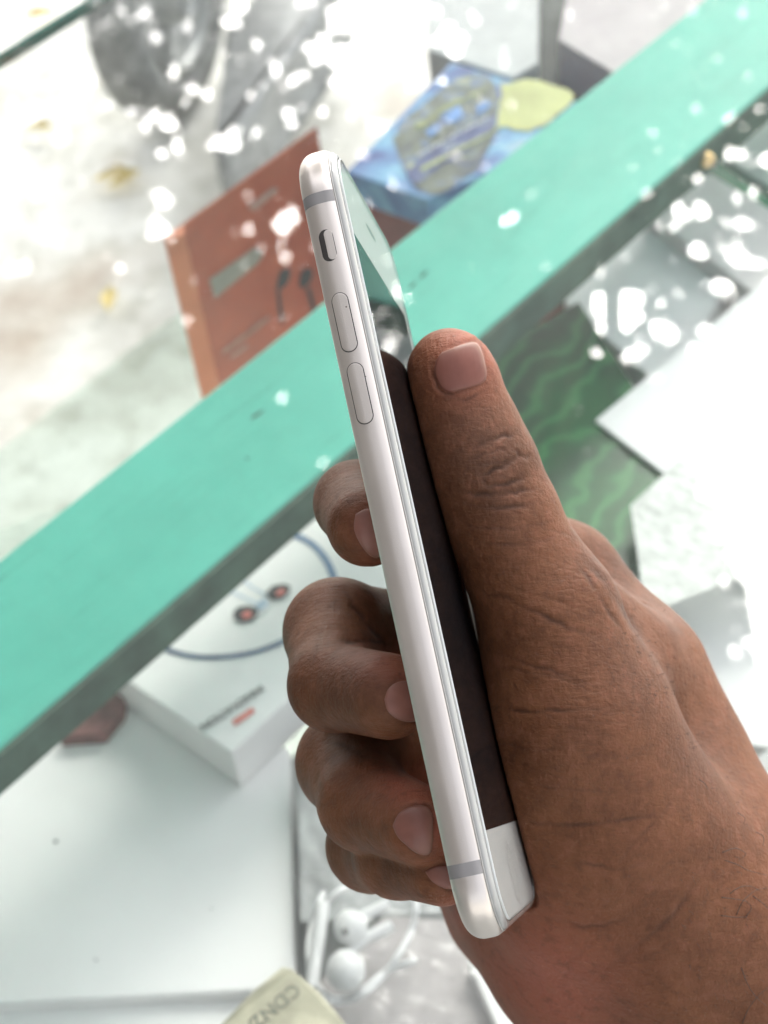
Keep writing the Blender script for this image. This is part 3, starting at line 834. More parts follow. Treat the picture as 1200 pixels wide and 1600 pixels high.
loft('curved_glass_edge', fr, M_curve, phone, False, False)
front = loft('front_glass', [fr[-2], fr[-1]], M_bezel, phone, False, True)


def sheet(name, a0, a1, b0, b1, c, mat, root, th=0.02):
    V = [ph(a, b, cc) for cc in (c - th, c) for a, b in ((a0, b0), (a1, b0), (a1, b1), (a0, b1))]
    o = mesh_obj(name, V, [(0, 1, 2, 3), (7, 6, 5, 4), (0, 4, 5, 1), (1, 5, 6, 2), (2, 6, 7, 3), (3, 7, 4, 0)], mat)
    under(o, root); return o


sheet('display', 17.1, PL - 17.1, 4.3, PW - 4.3, 7.13, M_disp, phone)
# clear film stuck on the front, with its pale cut edge
loft('screen_protector', [rr_ring(2.35, 7.47), rr_ring(2.36, 7.48)], M_prot, phone, False, True, False)
loft('protector_edge', [rr_ring(2.22, 7.15), rr_ring(2.20, 7.36), rr_ring(2.34, 7.485)], M_protedge, phone, False, False)


def pill(name, ac, cc, ln, wd, lift, mat, root, flat=0.0, steps=12, wall=True):
    """a rounded key on the near side of the body that follows its curve"""
    r = wd / 2; V, Fc = [], []
    prof = [(-1 + 2 * k / steps) for k in range(steps + 1)]
    prof = [math.sin(p * math.pi / 2) for p in prof]
    for lvl in (0, 1):
        for s in prof:
            c = cc + s * r
            h = (ln / 2 - r) + math.sqrt(max(r * r - (s * r) ** 2, 0))
            for e in (-1, -0.96, 0.96, 1):
                edge = 1 if (abs(e) == 1 or abs(s) > 0.985) else 0
                b = side_inset(c) * (1 - flat) - (lift if lvl else -0.25) + (0.10 * lift if (lvl and edge) else 0)
                V.append(ph(ac + e * h, b, c))
    m = len(prof)
    for i in range(m - 1):
        for j in range(3):
            q = (m + i) * 4 + j
            Fc.append((q, q + 1, q + 5, q + 4))
    for i in range(m - 1):
        for j in (0, 3):
            p, q = i * 4 + j, (m + i) * 4 + j
            Fc.append((p, p + 4, q + 4, q))
    o = mesh_obj(name, V, Fc, mat, None, False)
    under(o, root); return o


TOP = lambda d: PL - d
for d0, d1 in ((28.8, 39.1), (41.3, 51.8)):
    key = pill('volume_button', TOP((d0 + d1) / 2), 2.95, d1 - d0, 2.7, 0.22, M_alu, phone, 0.2)
    g_ = pill('button_gap', TOP((d0 + d1) / 2), 2.95, d1 - d0 + 0.34, 3.04, 0.02, M_gap, phone)
    g_.parent = key; g_.matrix_parent_inverse = Matrix.Identity(4)
slot = pill('mute_slot', TOP(20.1), 2.95, 5.7, 2.55, 0.02, M_gap, phone)
tog = pill('mute_switch', TOP(20.1), 3.40, 5.3, 1.45, 0.12, M_alu, phone, 0.0)


def band(d0, d1, near, root):
    V, Fc = [], []
    cs = [0.0] + [3.1 * (1 - math.cos(math.radians(90 * k / 12))) for k in range(1, 13)] + [4.3, 4.8, 5.2, 5.55, 5.78]
    for c in cs:
        b = side_inset(c) - 0.012 if c > 0 else 3.1
        b = b if near else PW - b
        cc = c - 0.012 if c < 1.5 else c
        V += [ph(TOP(d0), b, cc), ph(TOP(d1), b, cc)]
    for i in range(len(cs) - 1): Fc.append((2 * i, 2 * i + 1, 2 * i + 3, 2 * i + 2))
    o = mesh_obj('antenna_band', V, Fc, M_band, None, True); under(o, root)


for d0, d1 in ((10.45, 12.55), (125.4, 127.6)):
    band(d0, d1, True, phone); band(d0, d1, False, phone)


def disc(name, a, b, c, ra, rb, mat, root, r_in=0.0, n=36):
    V, Fc = [], []
    for k in range(n):
        t = 2 * math.pi * k / n
        V.append(ph(a + ra * math.cos(t), b + rb * math.sin(t), c))
    if r_in:
        for k in range(n):
            t = 2 * math.pi * k / n
            V.append(ph(a + (ra - r_in) * math.cos(t), b + (rb - r_in) * math.sin(t), c))
        Fc = [(k, (k + 1) % n, n + (k + 1) % n, n + k) for k in range(n)]
    else:
        Fc = [tuple(range(n))]
    o = mesh_obj(name, V, Fc, mat); under(o, root); return o


disc('earpiece', PL - 8.3, PW / 2, 7.14, 0.75, 5.6, M_gap, phone)
disc('home_button', 8.6, PW / 2, 7.125, 5.4, 5.4, M_home, phone)
disc('home_ring', 8.6, PW / 2, 7.14, 5.45, 5.45, M_band, phone, 0.3)

# ------------------------------------------------------------------ the hand: a field of blended rounded cones, skinned as one surface
def hp(px, py, Z):
    return np.array([(px - 600) * Z / FPX, (py - 800) * Z / FPX, Z])


GS = 0.72
GLO = np.array([-24.0, -42.0, 292.0]); GHI = np.array([112.0, 142.0, 450.0])
GN = ((GHI - GLO) / GS).astype(int) + 1
AX = [GLO[i] + GS * np.arange(GN[i], dtype=np.float32) for i in range(3)]


def field():
    return np.full(GN, 60.0, np.float32)


def rcone(A, B, D, k):
    """smooth union of a round cone from A to B (x, y, z, r) into D"""
    a = np.asarray(A[:3], np.float32); b = np.asarray(B[:3], np.float32); r1, r2 = float(A[3]), float(B[3])
    mg = max(r1, r2) + k + 9.0
    lo = np.minimum(a, b) - mg; hi = np.maximum(a, b) + mg
    i0 = np.clip(((lo - GLO) / GS).astype(int), 0, GN); i1 = np.clip(((hi - GLO) / GS).astype(int) + 1, 0, GN)
    if np.any(i1 <= i0): return
    x = AX[0][i0[0]:i1[0], None, None]; y = AX[1][None, i0[1]:i1[1], None]; z = AX[2][None, None, i0[2]:i1[2]]
    ba = b - a; l2 = float(ba.dot(ba)); rr = r1 - r2; a2 = max(l2 - rr * rr, 1e-6); il2 = 1.0 / l2
    px, py, pz = x - a[0], y - a[1], z - a[2]
    yy = px * ba[0] + py * ba[1] + pz * ba[2]
    zz = yy - l2
    pp = px * px + py * py + pz * pz
    x2 = np.maximum(pp * l2 - yy * yy, 0) * l2          # |p*l2 - ba*y|^2
    y2 = yy * yy * l2; z2 = zz * zz * l2
    kk = np.sign(rr) * rr * rr * x2
    d = (np.sqrt(x2 * a2 * il2) + yy * rr) * il2 - r1
    m2 = np.sign(yy) * a2 * y2 < kk
    m1 = np.sign(zz) * a2 * z2 > kk
    d = np.where(m2, np.sqrt(x2 + y2) * il2 - r1, d)
    d = np.where(m1, np.sqrt(x2 + z2) * il2 - r2, d)
    sl = tuple(slice(i0[i], i1[i]) for i in range(3))
    D[sl] = smin(D[sl], d.astype(np.float32), k)


def smin(a, b, k):
    if k <= 0: return np.minimum(a, b)
    h = np.maximum(k - np.abs(a - b), 0) / k
    return np.minimum(a, b) - h * h * k * 0.25


def chain(pts, D, k):
    q = [(*hp(*p[:3]), p[3]) for p in pts]
    for i in range(len(q) - 1): rcone(q[i], q[i + 1], D, k)


palm = field()
THUMB = [(702, 577, 334, 7.35), (709, 600, 335, 8.0), (730, 677, 337, 9.5), (752, 733, 338, 10.3), (784, 809, 339, 10.5),
         (818, 885, 340, 10.9), (856, 955, 341, 13.0), (902, 1130, 344, 18.4), (965, 1280, 350, 20.5), (1070, 1430, 360, 23.0)]
chain(THUMB, palm, 2.5)
chain([(878, 905, 392, 12.2), (985, 1062, 384, 15.2), (1030, 1180, 380, 16.5), (1080, 1310, 372, 20.5)], palm, 7)
chain([(850, 1060, 420, 12.5), (1010, 1370, 398, 20)], palm, 7)
chain([(800, 1200, 424, 12), (970, 1400, 402, 19)], palm, 7)
chain([(748, 1338, 415, 11), (822, 1398, 396, 17.0), (938, 1503, 388, 19.5), (1200, 1810, 385, 20)], palm, 7)
chain([(1070, 1430, 366, 23.0), (1150, 1530, 368, 22.0), (1370, 1810, 370, 23.0)], palm, 10)
chain([(1000, 1480, 378, 22.0), (1260, 1810, 378, 22.0)], palm, 10)
# web of skin from thumb to index knuckle, ball of the thumb, heel of the palm
chain([(868, 915, 362, 8.5), (960, 1040, 366, 13)], palm, 11)
chain([(824, 1230, 350, 12), (898, 1380, 360, 18.5)], palm, 10)
chain([(820, 1400, 378, 15), (900, 1480, 376, 19)], palm, 10)

FINGERS = [
    # proximal start, knuckle (PIP), DIP, tip
    [(878, 905, 392, 11.5), (655, 770, 366, 9.3), (557, 786, 340, 7.7), (573, 823, 320, 7.3)],
    [(850, 1040, 418, 11.0), (527, 987, 350, 10.2), (521, 1072, 329, 8.0), (607, 1088, 313, 7.7)],
    [(800, 1190, 422, 10.5), (545, 1192, 347, 9.9), (573, 1256, 327, 8.5), (655, 1290, 309, 7.0)],
    [(748, 1338, 415, 9.8), (582, 1322, 347, 8.6), (622, 1337, 329, 7.5), (692, 1360, 312, 6.3)],
]
fingers = []
for f in FINGERS:
    q = [(*hp(*p[:3]), p[3]) for p in f]
    A = field(); B = field()
    rcone(q[0], q[1], A, 0); rcone(q[1], q[2], A, 3.0)
    rcone(q[1], q[2], B, 0); rcone(q[2], q[3], B, 3.0)
    fingers.append(np.minimum(A, B))
SD = palm
acc = None
for f in fingers:
    g_ = smin(palm, f, 6.0)
    acc = g_ if acc is None else smin(acc, g_, 0.9)
SD = acc
# the skin is pressed flat where it meets the phone
X, Y, Z = np.meshgrid(*AX, indexing='ij', sparse=True)
pa = (X - PO[0]) * PU[0] + (Y - PO[1]) * PU[1] + (Z - PO[2]) * PU[2]
pb = (X - PO[0]) * PV[0] + (Y - PO[1]) * PV[1] + (Z - PO[2]) * PV[2]
pc = (X - PO[0]) * PN[0] + (Y - PO[1]) * PN[1] + (Z - PO[2]) * PN[2]
ex = 0.12
qa = np.abs(pa - PL / 2) - (PL / 2 + ex - 2.5); qb = np.abs(pb - PW / 2) - (PW / 2 + ex - 2.5); qc = np.abs(pc - 3.74) - (3.74 + ex - 2.5)
box = np.sqrt(np.maximum(qa, 0) ** 2 + np.maximum(qb, 0) ** 2 + np.maximum(qc, 0) ** 2) + np.minimum(np.maximum(qa, np.maximum(qb, qc)), 0) - 2.5
SD = np.maximum(SD, -box.astype(np.float32))
del pa, pb, pc, qa, qb, qc, box


def surface_nets(D, lo, gs):
    s = D < 0
    nx, ny, nz = D.shape
    cnt = np.zeros((nx - 1, ny - 1, nz - 1), np.uint8)
    cor = [(i, j, k) for i in (0, 1) for j in (0, 1) for k in (0, 1)]
    for i, j, k in cor: cnt += s[i:nx - 1 + i, j:ny - 1 + j, k:nz - 1 + k]
    act = (cnt > 0) & (cnt < 8)
    idx = np.argwhere(act)
    vid = np.full(act.shape, -1, np.int32); vid[act] = np.arange(len(idx))
    P = np.zeros((len(idx), 3)); W = np.zeros(len(idx))
    for a in cor:
        for ax in range(3):
            if a[ax]: continue
            b = list(a); b[ax] = 1
            d0 = D[idx[:, 0] + a[0], idx[:, 1] + a[1], idx[:, 2] + a[2]]; d1 = D[idx[:, 0] + b[0], idx[:, 1] + b[1], idx[:, 2] + b[2]]
            cr = (d0 < 0) != (d1 < 0)
            t = np.where(cr, d0 / np.where(cr, d0 - d1, 1), 0)
            q = np.array(a, float)[None] + 0 * P; q[:, ax] += t
            P[cr] += q[cr]; W[cr] += 1
    P = lo + gs * (idx + P / W[:, None])
    Fc = []
    for ax in range(3):
        o1, o2 = (ax + 1) % 3, (ax + 2) % 3
        n = [nx, ny, nz]
        sl0 = [slice(1, n[i] - 1) for i in range(3)]; sl1 = list(sl0)
        sl0[ax] = slice(0, n[ax] - 1); sl1[ax] = slice(1, n[ax])
        a = s[tuple(sl0)]; b = s[tuple(sl1)]
        e = np.argwhere(a != b)
        off = np.array([1, 1, 1]); off[ax] = 0
        e = e + off
        inside = s[e[:, 0], e[:, 1], e[:, 2]]
        def cell(d1, d2):
            c = e.copy(); c[:, o1] -= d1; c[:, o2] -= d2
            return vid[c[:, 0], c[:, 1], c[:, 2]]
        q = np.stack([cell(1, 1), cell(0, 1), cell(0, 0), cell(1, 0)], 1)
        q[~inside] = q[~inside][:, ::-1]
        Fc.append(q)
    return P, np.concatenate(Fc)


HV, HF = surface_nets(SD, GLO, GS)
del SD, palm, fingers, acc


def laplace(V, Fc, it, lam):
    e = np.concatenate([Fc[:, [0, 1]], Fc[:, [1, 2]], Fc[:, [2, 3]], Fc[:, [3, 0]]])
    e = np.concatenate([e, e[:, ::-1]])
    deg = np.bincount(e[:, 0], minlength=len(V))[:, None].clip(1)
    for k in range(it):
        for l in (lam, -lam * 1.03):
            S = np.stack([np.bincount(e[:, 0], V[e[:, 1], c], len(V)) for c in range(3)], 1) / deg
            V = V + l * (S - V)
    return V


HV = laplace(HV, HF, 4, 0.5)


def refine(V, Fc):
    """split every quad in four"""
    e = np.sort(np.concatenate([Fc[:, [k, (k + 1) % 4]] for k in range(4)]), 1)
    key = e[:, 0].astype(np.int64) * len(V) + e[:, 1]
    uq, inv = np.unique(key, return_inverse=True)
    mid = (V[uq // len(V)] + V[uq % len(V)]) / 2
    fc = V[Fc].mean(1); n0, n1, nf = len(V), len(V) + len(mid), len(Fc)
    em = n0 + inv.reshape(4, nf).T; c = n1 + np.arange(nf)
    q = [np.stack([Fc[:, k], em[:, k], c, em[:, (k + 3) % 4]], 1) for k in range(4)]
    return np.concatenate([V, mid, fc]), np.concatenate(q)


HV, HF = refine(HV, HF)
HV = laplace(HV, HF, 3, 0.55)
me2 = bpy.data.meshes.new('hand')
me2.from_pydata(HV.tolist(), [], HF.tolist()); me2.update()
nv = len(me2.vertices)
co = np.zeros(nv * 3); me2.vertices.foreach_get('co', co); co = co.reshape(-1, 3)
no = np.zeros(nv * 3); me2.vertices.foreach_get('normal', no); no = no.reshape(-1, 3)
HPX = np.stack([600 + FPX * co[:, 0] / co[:, 2], 800 + FPX * co[:, 1] / co[:, 2]], 1)
facing = (no * co).sum(1) / np.linalg.norm(co, axis=1) < 0.12


def polydist(pts, sel):
    """distance in view pixels from vertices to a wavering polyline, and position along it 0..1"""
    P = np.array(spline([np.array(p, float) for p in pts], 10))
    jig = rng.normal(size=(len(P), 2)); jig = (jig + np.roll(jig, 1, 0) + np.roll(jig, -1, 0)) / 3 * 2.0; jig[0] = jig[-1] = 0
    P = P + jig; q = HPX[sel]
    best = np.full(len(q), 1e9); tt = np.zeros(len(q)); n = len(P) - 1
    for i in range(n):
        a, b = P[i], P[i + 1]; ab = b - a; L2 = ab.dot(ab) + 1e-9
        t = np.clip(((q - a) @ ab) / L2, 0, 1)
        d = np.linalg.norm(q - a - t[:, None] * ab, axis=1)
        m = d < best; best[m] = d[m]; tt[m] = (i + t[m]) / n
    return best, tt


disp = np.zeros(nv); fold = np.zeros(nv)


def crease(pts, depth, width, zmax, lip=0.05, ink=1.0):
    """press a fold into the skin: depth and width in mm"""
    p = np.array(pts, float)
    lo, hi = p.min(0) - 30, p.max(0) + 30
    sel = np.where(facing & (co[:, 2] < zmax) & (HPX > lo).all(1) & (HPX < hi).all(1))[0]
    if not len(sel): return
    d, t = polydist(pts, sel)
    mm = d * co[sel, 2] / FPX; width = width * 0.72
    fade = np.clip(np.minimum(t, 1 - t) * 4, 0, 1) * (0.7 + 0.3 * np.sin(t * rng.uniform(8, 20) + rng.uniform(0, 6)))
    disp[sel] += fade * (-depth * np.exp(-(mm / width) ** 2) + lip * depth * np.exp(-((mm - 2.6 * width) / (1.6 * width)) ** 2))
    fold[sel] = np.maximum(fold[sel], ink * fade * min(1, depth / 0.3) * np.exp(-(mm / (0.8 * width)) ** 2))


NAILS = [
    [(690, 550), (718, 539), (742, 534), (752, 545), (758, 566), (761, 588), (752, 600), (724, 609), (700, 614), (686, 603), (678, 582), (681, 562)],
    [(555, 803), (574, 794), (600, 800), (612, 830), (606, 860), (585, 872), (566, 855), (553, 828)],
    [(600, 1093), (607, 1075), (625, 1064), (650, 1066), (664, 1085), (664, 1110), (650, 1127), (625, 1126), (606, 1112)],
    [(613, 1290), (622, 1272), (640, 1260), (662, 1258), (675, 1270), (677, 1300), (673, 1333), (655, 1335), (637, 1323), (621, 1307)],
    [(664, 1362), (680, 1354), (705, 1354), (718, 1368), (712, 1386), (695, 1388), (676, 1378)],
]
for poly in NAILS:       # the fold of skin round each nail
    cx, cy = np.mean(poly, 0)
    big = [(cx + (x - cx) * 1.05, cy + (y - cy) * 1.05) for x, y in poly]
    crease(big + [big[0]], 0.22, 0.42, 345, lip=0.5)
# thumb knuckle folds
for pts, d, w_ in (
    ([(736, 700), (762, 690), (790, 680), (812, 678)], 0.22, 0.5),
    ([(728, 722), (752, 712), (778, 704), (800, 700)], 0.14, 0.4),
    ([(740, 745), (770, 735), (798, 722), (830, 706)], 0.42, 0.6),
    ([(752, 744), (757, 752), (762, 758), (790, 757), (812, 748), (838, 740)], 0.32, 0.55),
    ([(718, 768), (748, 771), (780, 772), (812, 768), (844, 760)], 0.24, 0.6),
    ([(722, 790), (760, 794), (800, 793), (850, 784)], 0.18, 0.55),
    ([(800, 700), (815, 712), (832, 716)], 0.18, 0.4),
    ([(735, 722), (758, 726), (785, 722), (800, 718)], 0.15, 0.4),
    ([(705, 622), (725, 624), (748, 616), (765, 604)], 0.14, 0.4),
    ([(712, 812), (760, 826), (815, 826), (868, 812)], 0.12, 0.55),
    ([(726, 840), (780, 850), (830, 850), (880, 838)], 0.10, 0.55),
):
    crease(pts, d * 1.45, w_ * 1.1, 352)
# folds across the ball of the thumb
for pts, d, w_ in (
    ([(745, 925), (790, 935), (850, 962), (900, 985), (950, 1002)], 0.26, 0.7),
    ([(745, 1010), (800, 1030), (850, 1045), (900, 1062), (950, 1080)], 0.20, 0.6),
    ([(770, 1040), (820, 1048), (880, 1062), (960, 1092)], 0.16, 0.5),
    ([(760, 1105), (820, 1112), (880, 1110), (960, 1105)], 0.26, 0.6),
    ([(775, 1160), (830, 1170), (900, 1168)], 0.14, 0.6),
    ([(830, 1226), (880, 1232), (940, 1240)], 0.14, 0.5),
    ([(815, 1284), (860, 1288), (920, 1288), (980, 1280), (1040, 1268)], 0.26, 0.7),
    ([(880, 1345), (930, 1352), (965, 1360), (1010, 1345)], 0.18, 0.6),
    ([(860, 1430), (910, 1448), (960, 1442), (1000, 1420)], 0.20, 0.8),
    ([(960, 1360), (1000, 1310), (1035, 1270), (1060, 1240)], 0.14, 0.7),
    ([(940, 1520), (980, 1490), (1020, 1460), (1060, 1420), (1090, 1370)], 0.18, 0.9),
    ([(905, 870), (935, 895), (960, 930), (990, 975), (1010, 1020)], 0.35, 1.2),
    ([(925, 862), (955, 895), (985, 920), (1020, 952)], 0.45, 0.9),
    ([(890, 860), (920, 905), (948, 950), (985, 1010)], 0.22, 0.8),
):
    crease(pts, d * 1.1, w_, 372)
# many faint cross lines on the back of the thumb
for k in range(34):
    y0 = 820 + k * 12 + rng.uniform(-5, 5); x0 = 735 + 0.10 * (y0 - 820) + rng.uniform(0, 120); L = rng.uniform(60, 190)
    sl = 0.22 + rng.uniform(-0.12, 0.16) - 0.0006 * (y0 - 900)
    crease([(x0, y0), (x0 + L * 0.33, y0 + L * 0.33 * sl + rng.uniform(-4, 4)), (x0 + L * 0.66, y0 + L * 0.66 * sl + rng.uniform(-4, 4)), (x0 + L, y0 + L * sl)], rng.uniform(0.04, 0.10), rng.uniform(0.3, 0.5), 365)
# finger folds
for pts, d, w_ in (
    ([(534, 915), (548, 938), (566, 965), (588, 990), (615, 1010)], 0.45, 0.8),
    ([(526, 998), (552, 1002), (585, 1000), (620, 1010)], 0.30, 0.7),
    ([(500, 1160), (540, 1165), (580, 1185)], 0.15, 0.8),
    ([(560, 1250), (585, 1240), (610, 1250)], 0.12, 0.7),
):
    crease(pts, d, w_, 375)
for k in range(26):      # short folds over the finger joints
    cx, cy, a0 = ((470, 985, 1.5), (480, 1190, 1.3), (530, 1340, 1.0), (505, 800, 1.4), (520, 1070, 1.2), (575, 1270, 0.9))[k % 6]
    x0, y0 = cx + rng.uniform(-20, 45), cy + rng.uniform(-40, 40); L = rng.uniform(14, 34); a = a0 + rng.uniform(-0.5, 0.5)
    crease([(x0, y0), (x0 + L * math.cos(a), y0 + L * math.sin(a)), (x0 + 2 * L * math.cos(a + 0.15), y0 + 2 * L * math.sin(a + 0.15))], rng.uniform(0.05, 0.11), 0.5, 372)
for k in range(40):      # and slanting lines on the wrist
    x0, y0 = rng.uniform(860, 1150), rng.uniform(1180, 1560); L = rng.uniform(25, 70); a = -0.9 + rng.uniform(-0.25, 0.25)
    crease([(x0, y0), (x0 + L * math.cos(a), y0 + L * math.sin(a)), (x0 + 2 * L * math.cos(a - 0.1), y0 + 2 * L * math.sin(a - 0.1))], rng.uniform(0.03, 0.07), 0.5, 372)


co2 = co + no * disp[:, None]
wv = (M3 @ (co2 / 1000.0).T).T + CAM_P
me2.vertices.foreach_set('co', wv.astype(np.float32).ravel())
me2.polygons.foreach_set('use_smooth', [True] * len(me2.polygons))


def blob(px, py, sx, sy, rot=0.0):
    c, s_ = math.cos(math.radians(rot)), math.sin(math.radians(rot))
    dx, dy = HPX[:, 0] - px, HPX[:, 1] - py
    u_, v_ = (dx * c + dy * s_) / sx, (-dx * s_ + dy * c) / sy
    return np.exp(-(u_ ** 2 + v_ ** 2))


# pigment of the skin itself: pinker palm side and fingertips, browner hairy back of the wrist and knuckles
pink = np.zeros(nv); dark = np.zeros(nv)
front = facing.astype(float)
for a in ((840, 1530, 150, 100, 35), (735, 560, 60, 70, 20), (640, 1230, 60, 40, 20), (690, 1290, 50, 50, 0), (600, 1040, 60, 35, 10), (650, 1060, 40, 50, 0), (595, 830, 35, 45, 0), (715, 1440, 40, 40, 0)):
    pink = np.maximum(pink, blob(*a))
for a in ((1000, 1060, 45, 130, -28), (760, 700, 90, 110, 0), (980, 890, 110, 60, 35), (1090, 1190, 60, 90, -30), (560, 1060, 80, 60, 0)):
    dark = np.maximum(dark, blob(*a))
att = me2.attributes.new('pink', 'FLOAT', 'POINT'); att.data.foreach_set('value', (pink * front).astype(np.float32))
att = me2.attributes.new('fold', 'FLOAT', 'POINT'); att.data.foreach_set('value', fold.astype(np.float32))
att = me2.attributes.new('brown', 'FLOAT', 'POINT'); att.data.foreach_set('value', (dark * front).astype(np.float32))


def skin_mat():
    m, t, out = new_mat('skin')
    p = N(t, 'ShaderNodeBsdfPrincipled', Roughness=0.55)
    p.inputs['Subsurface Weight'].default_value = 0.22
    p.inputs['Subsurface Radius'].default_value = (1.0, 0.36, 0.18); p.inputs['Subsurface Scale'].default_value = 0.0016
    p.inputs['Specular IOR Level'].default_value = 0.22
    v = coords(t)
    n1 = N(t, 'ShaderNodeTexNoise', Scale=55, Detail=6, Roughness=0.62); t.links.new(v, n1.inputs[0])
    base = ramp(t, n1.outputs[0], [(0.3, (0.101, 0.037, 0.015)), (0.5, (0.138, 0.053, 0.023)), (0.7, (0.176, 0.071, 0.032))])
    def mix(a, b, fac, k):
        mx = N(t, 'ShaderNodeMix', data_type='RGBA')
        ml = N(t, 'ShaderNodeMath', operation='MULTIPLY'); ml.inputs[1].default_value = k; t.links.new(fac, ml.inputs[0])
        t.links.new(ml.outputs[0], mx.inputs[0]); t.links.new(a, mx.inputs[6])
        if hasattr(b, 'links'): t.links.new(b, mx.inputs[7])
        else: mx.inputs[7].default_value = (*b, 1)
        return mx.outputs[2]
    ap = N(t, 'ShaderNodeAttribute', attribute_name='pink'); ab = N(t, 'ShaderNodeAttribute', attribute_name='brown')
    c = mix(base, (0.33, 0.105, 0.068), ap.outputs['Fac'], 0.8)
    c = mix(c, (0.085, 0.040, 0.024), ab.outputs['Fac'], 0.62)
    n5 = N(t, 'ShaderNodeTexNoise', Scale=330, Detail=4, Roughness=0.7); t.links.new(v, n5.inputs[0])
    c = mix(c, (0.215, 0.088, 0.052), ramp(t, n5.outputs[0], [(0.5, (0, 0, 0)), (0.68, (1, 1, 1))]), 0.45)
    c = mix(c, (0.075, 0.030, 0.016), ramp(t, n5.outputs[0], [(0.34, (1, 1, 1)), (0.48, (0, 0, 0))]), 0.4)
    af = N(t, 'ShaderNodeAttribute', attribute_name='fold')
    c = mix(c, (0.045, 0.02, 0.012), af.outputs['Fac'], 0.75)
    # pores
    vo = N(t, 'ShaderNodeTexVoronoi', Scale=520); t.links.new(v, vo.inputs[0])
    pr_ = ramp(t, vo.outputs['Distance'], [(0.0, (1, 1, 1)), (0.22, (0, 0, 0))])
    sel = N(t, 'ShaderNodeTexNoise', Scale=300, Detail=1); t.links.new(v, sel.inputs[0])
    cl = ramp(t, sel.outputs[0], [(0.52, (0, 0, 0)), (0.66, (1, 1, 1))])
    mu = N(t, 'ShaderNodeMath', operation='MULTIPLY'); t.links.new(pr_, mu.inputs[0]); t.links.new(cl, mu.inputs[1])
    c = mix(c, (0.10, 0.05, 0.035), mu.outputs[0], 0.7)
    t.links.new(c, p.inputs['Base Color'])
    # relief: lattice of fine lines crossed by grain
    vs = N(t, 'ShaderNodeTexVoronoi', Scale=1150, feature='DISTANCE_TO_EDGE'); 
    wn = N(t, 'ShaderNodeTexNoise', Scale=220, Detail=3); t.links.new(v, wn.inputs[0])
    ad = N(t, 'ShaderNodeVectorMath', operation='MULTIPLY_ADD'); ad.inputs[1].default_value = (0.002, 0.002, 0.002)
    t.links.new(wn.outputs['Color'], ad.inputs[0]); t.links.new(v, ad.inputs[2]); t.links.new(ad.outputs[0], vs.inputs[0])
    vr = ramp(t, vs.outputs['Distance'], [(0.0, (0, 0, 0)), (0.12, (1, 1, 1))])
    n3 = N(t, 'ShaderNodeTexNoise', Scale=1500, Detail=3); t.links.new(v, n3.inputs[0])
    n4 = N(t, 'ShaderNodeTexNoise', Scale=150, Detail=5); t.links.new(v, n4.inputs[0])
    # fine lines that run across the thumb, and slanting ones over the wrist
    l1 = N(t, 'ShaderNodeTexNoise', Scale=1.0, Detail=4, Roughness=0.6, Distortion=0.6); t.links.new(coords(t, (150, 1000, 1000)), l1.inputs[0])
    mpr = N(t, 'ShaderNodeMapping'); mpr.inputs['Rotation'].default_value = (0, 0, 0.9); mpr.inputs['Scale'].default_value = (1300, 170, 700)
    t.links.new(v, mpr.inputs[0]); l2 = N(t, 'ShaderNodeTexNoise', Scale=1.0, Detail=3, Distortion=0.4); t.links.new(mpr.outputs[0], l2.inputs[0])
    b1 = N(t, 'ShaderNodeBump', Strength=0.26, Distance=0.00015); t.links.new(vr, b1.inputs['Height'])
    b2 = N(t, 'ShaderNodeBump', Strength=0.22, Distance=0.00025); t.links.new(n3.outputs[0], b2.inputs['Height']); t.links.new(b1.outputs[0], b2.inputs['Normal'])
    b3 = N(t, 'ShaderNodeBump', Strength=0.25, Distance=0.0012); t.links.new(n4.outputs[0], b3.inputs['Height']); t.links.new(b2.outputs[0], b3.inputs['Normal'])
    b4 = N(t, 'ShaderNodeBump', Strength=0.65, Distance=0.0005); t.links.new(l1.outputs[0], b4.inputs['Height']); t.links.new(b3.outputs[0], b4.inputs['Normal'])
    b5 = N(t, 'ShaderNodeBump', Strength=0.4, Distance=0.0004); t.links.new(l2.outputs[0], b5.inputs['Height']); t.links.new(b4.outputs[0], b5.inputs['Normal'])
    t.links.new(b5.outputs[0], p.inputs['Normal'])
    t.links.new(p.outputs[0], out.inputs[0]); return m


M_skin = skin_mat()
me2.materials.clear(); me2.materials.append(M_skin)
hand = bpy.data.objects.new('hand', me2); COL.objects.link(hand)
tag(hand, 'brown right hand gripping the silver smartphone, thumb on its screen, fingers curled behind', 'hand')
htree = BVHTree.FromPolygons(wv.tolist(), HF.tolist())


def skin_hit(px, py):
    d = Vector(ray(px, py)); loc, nor, i, dist = htree.ray_cast(Vector(CAM_P), d)
    return loc, nor


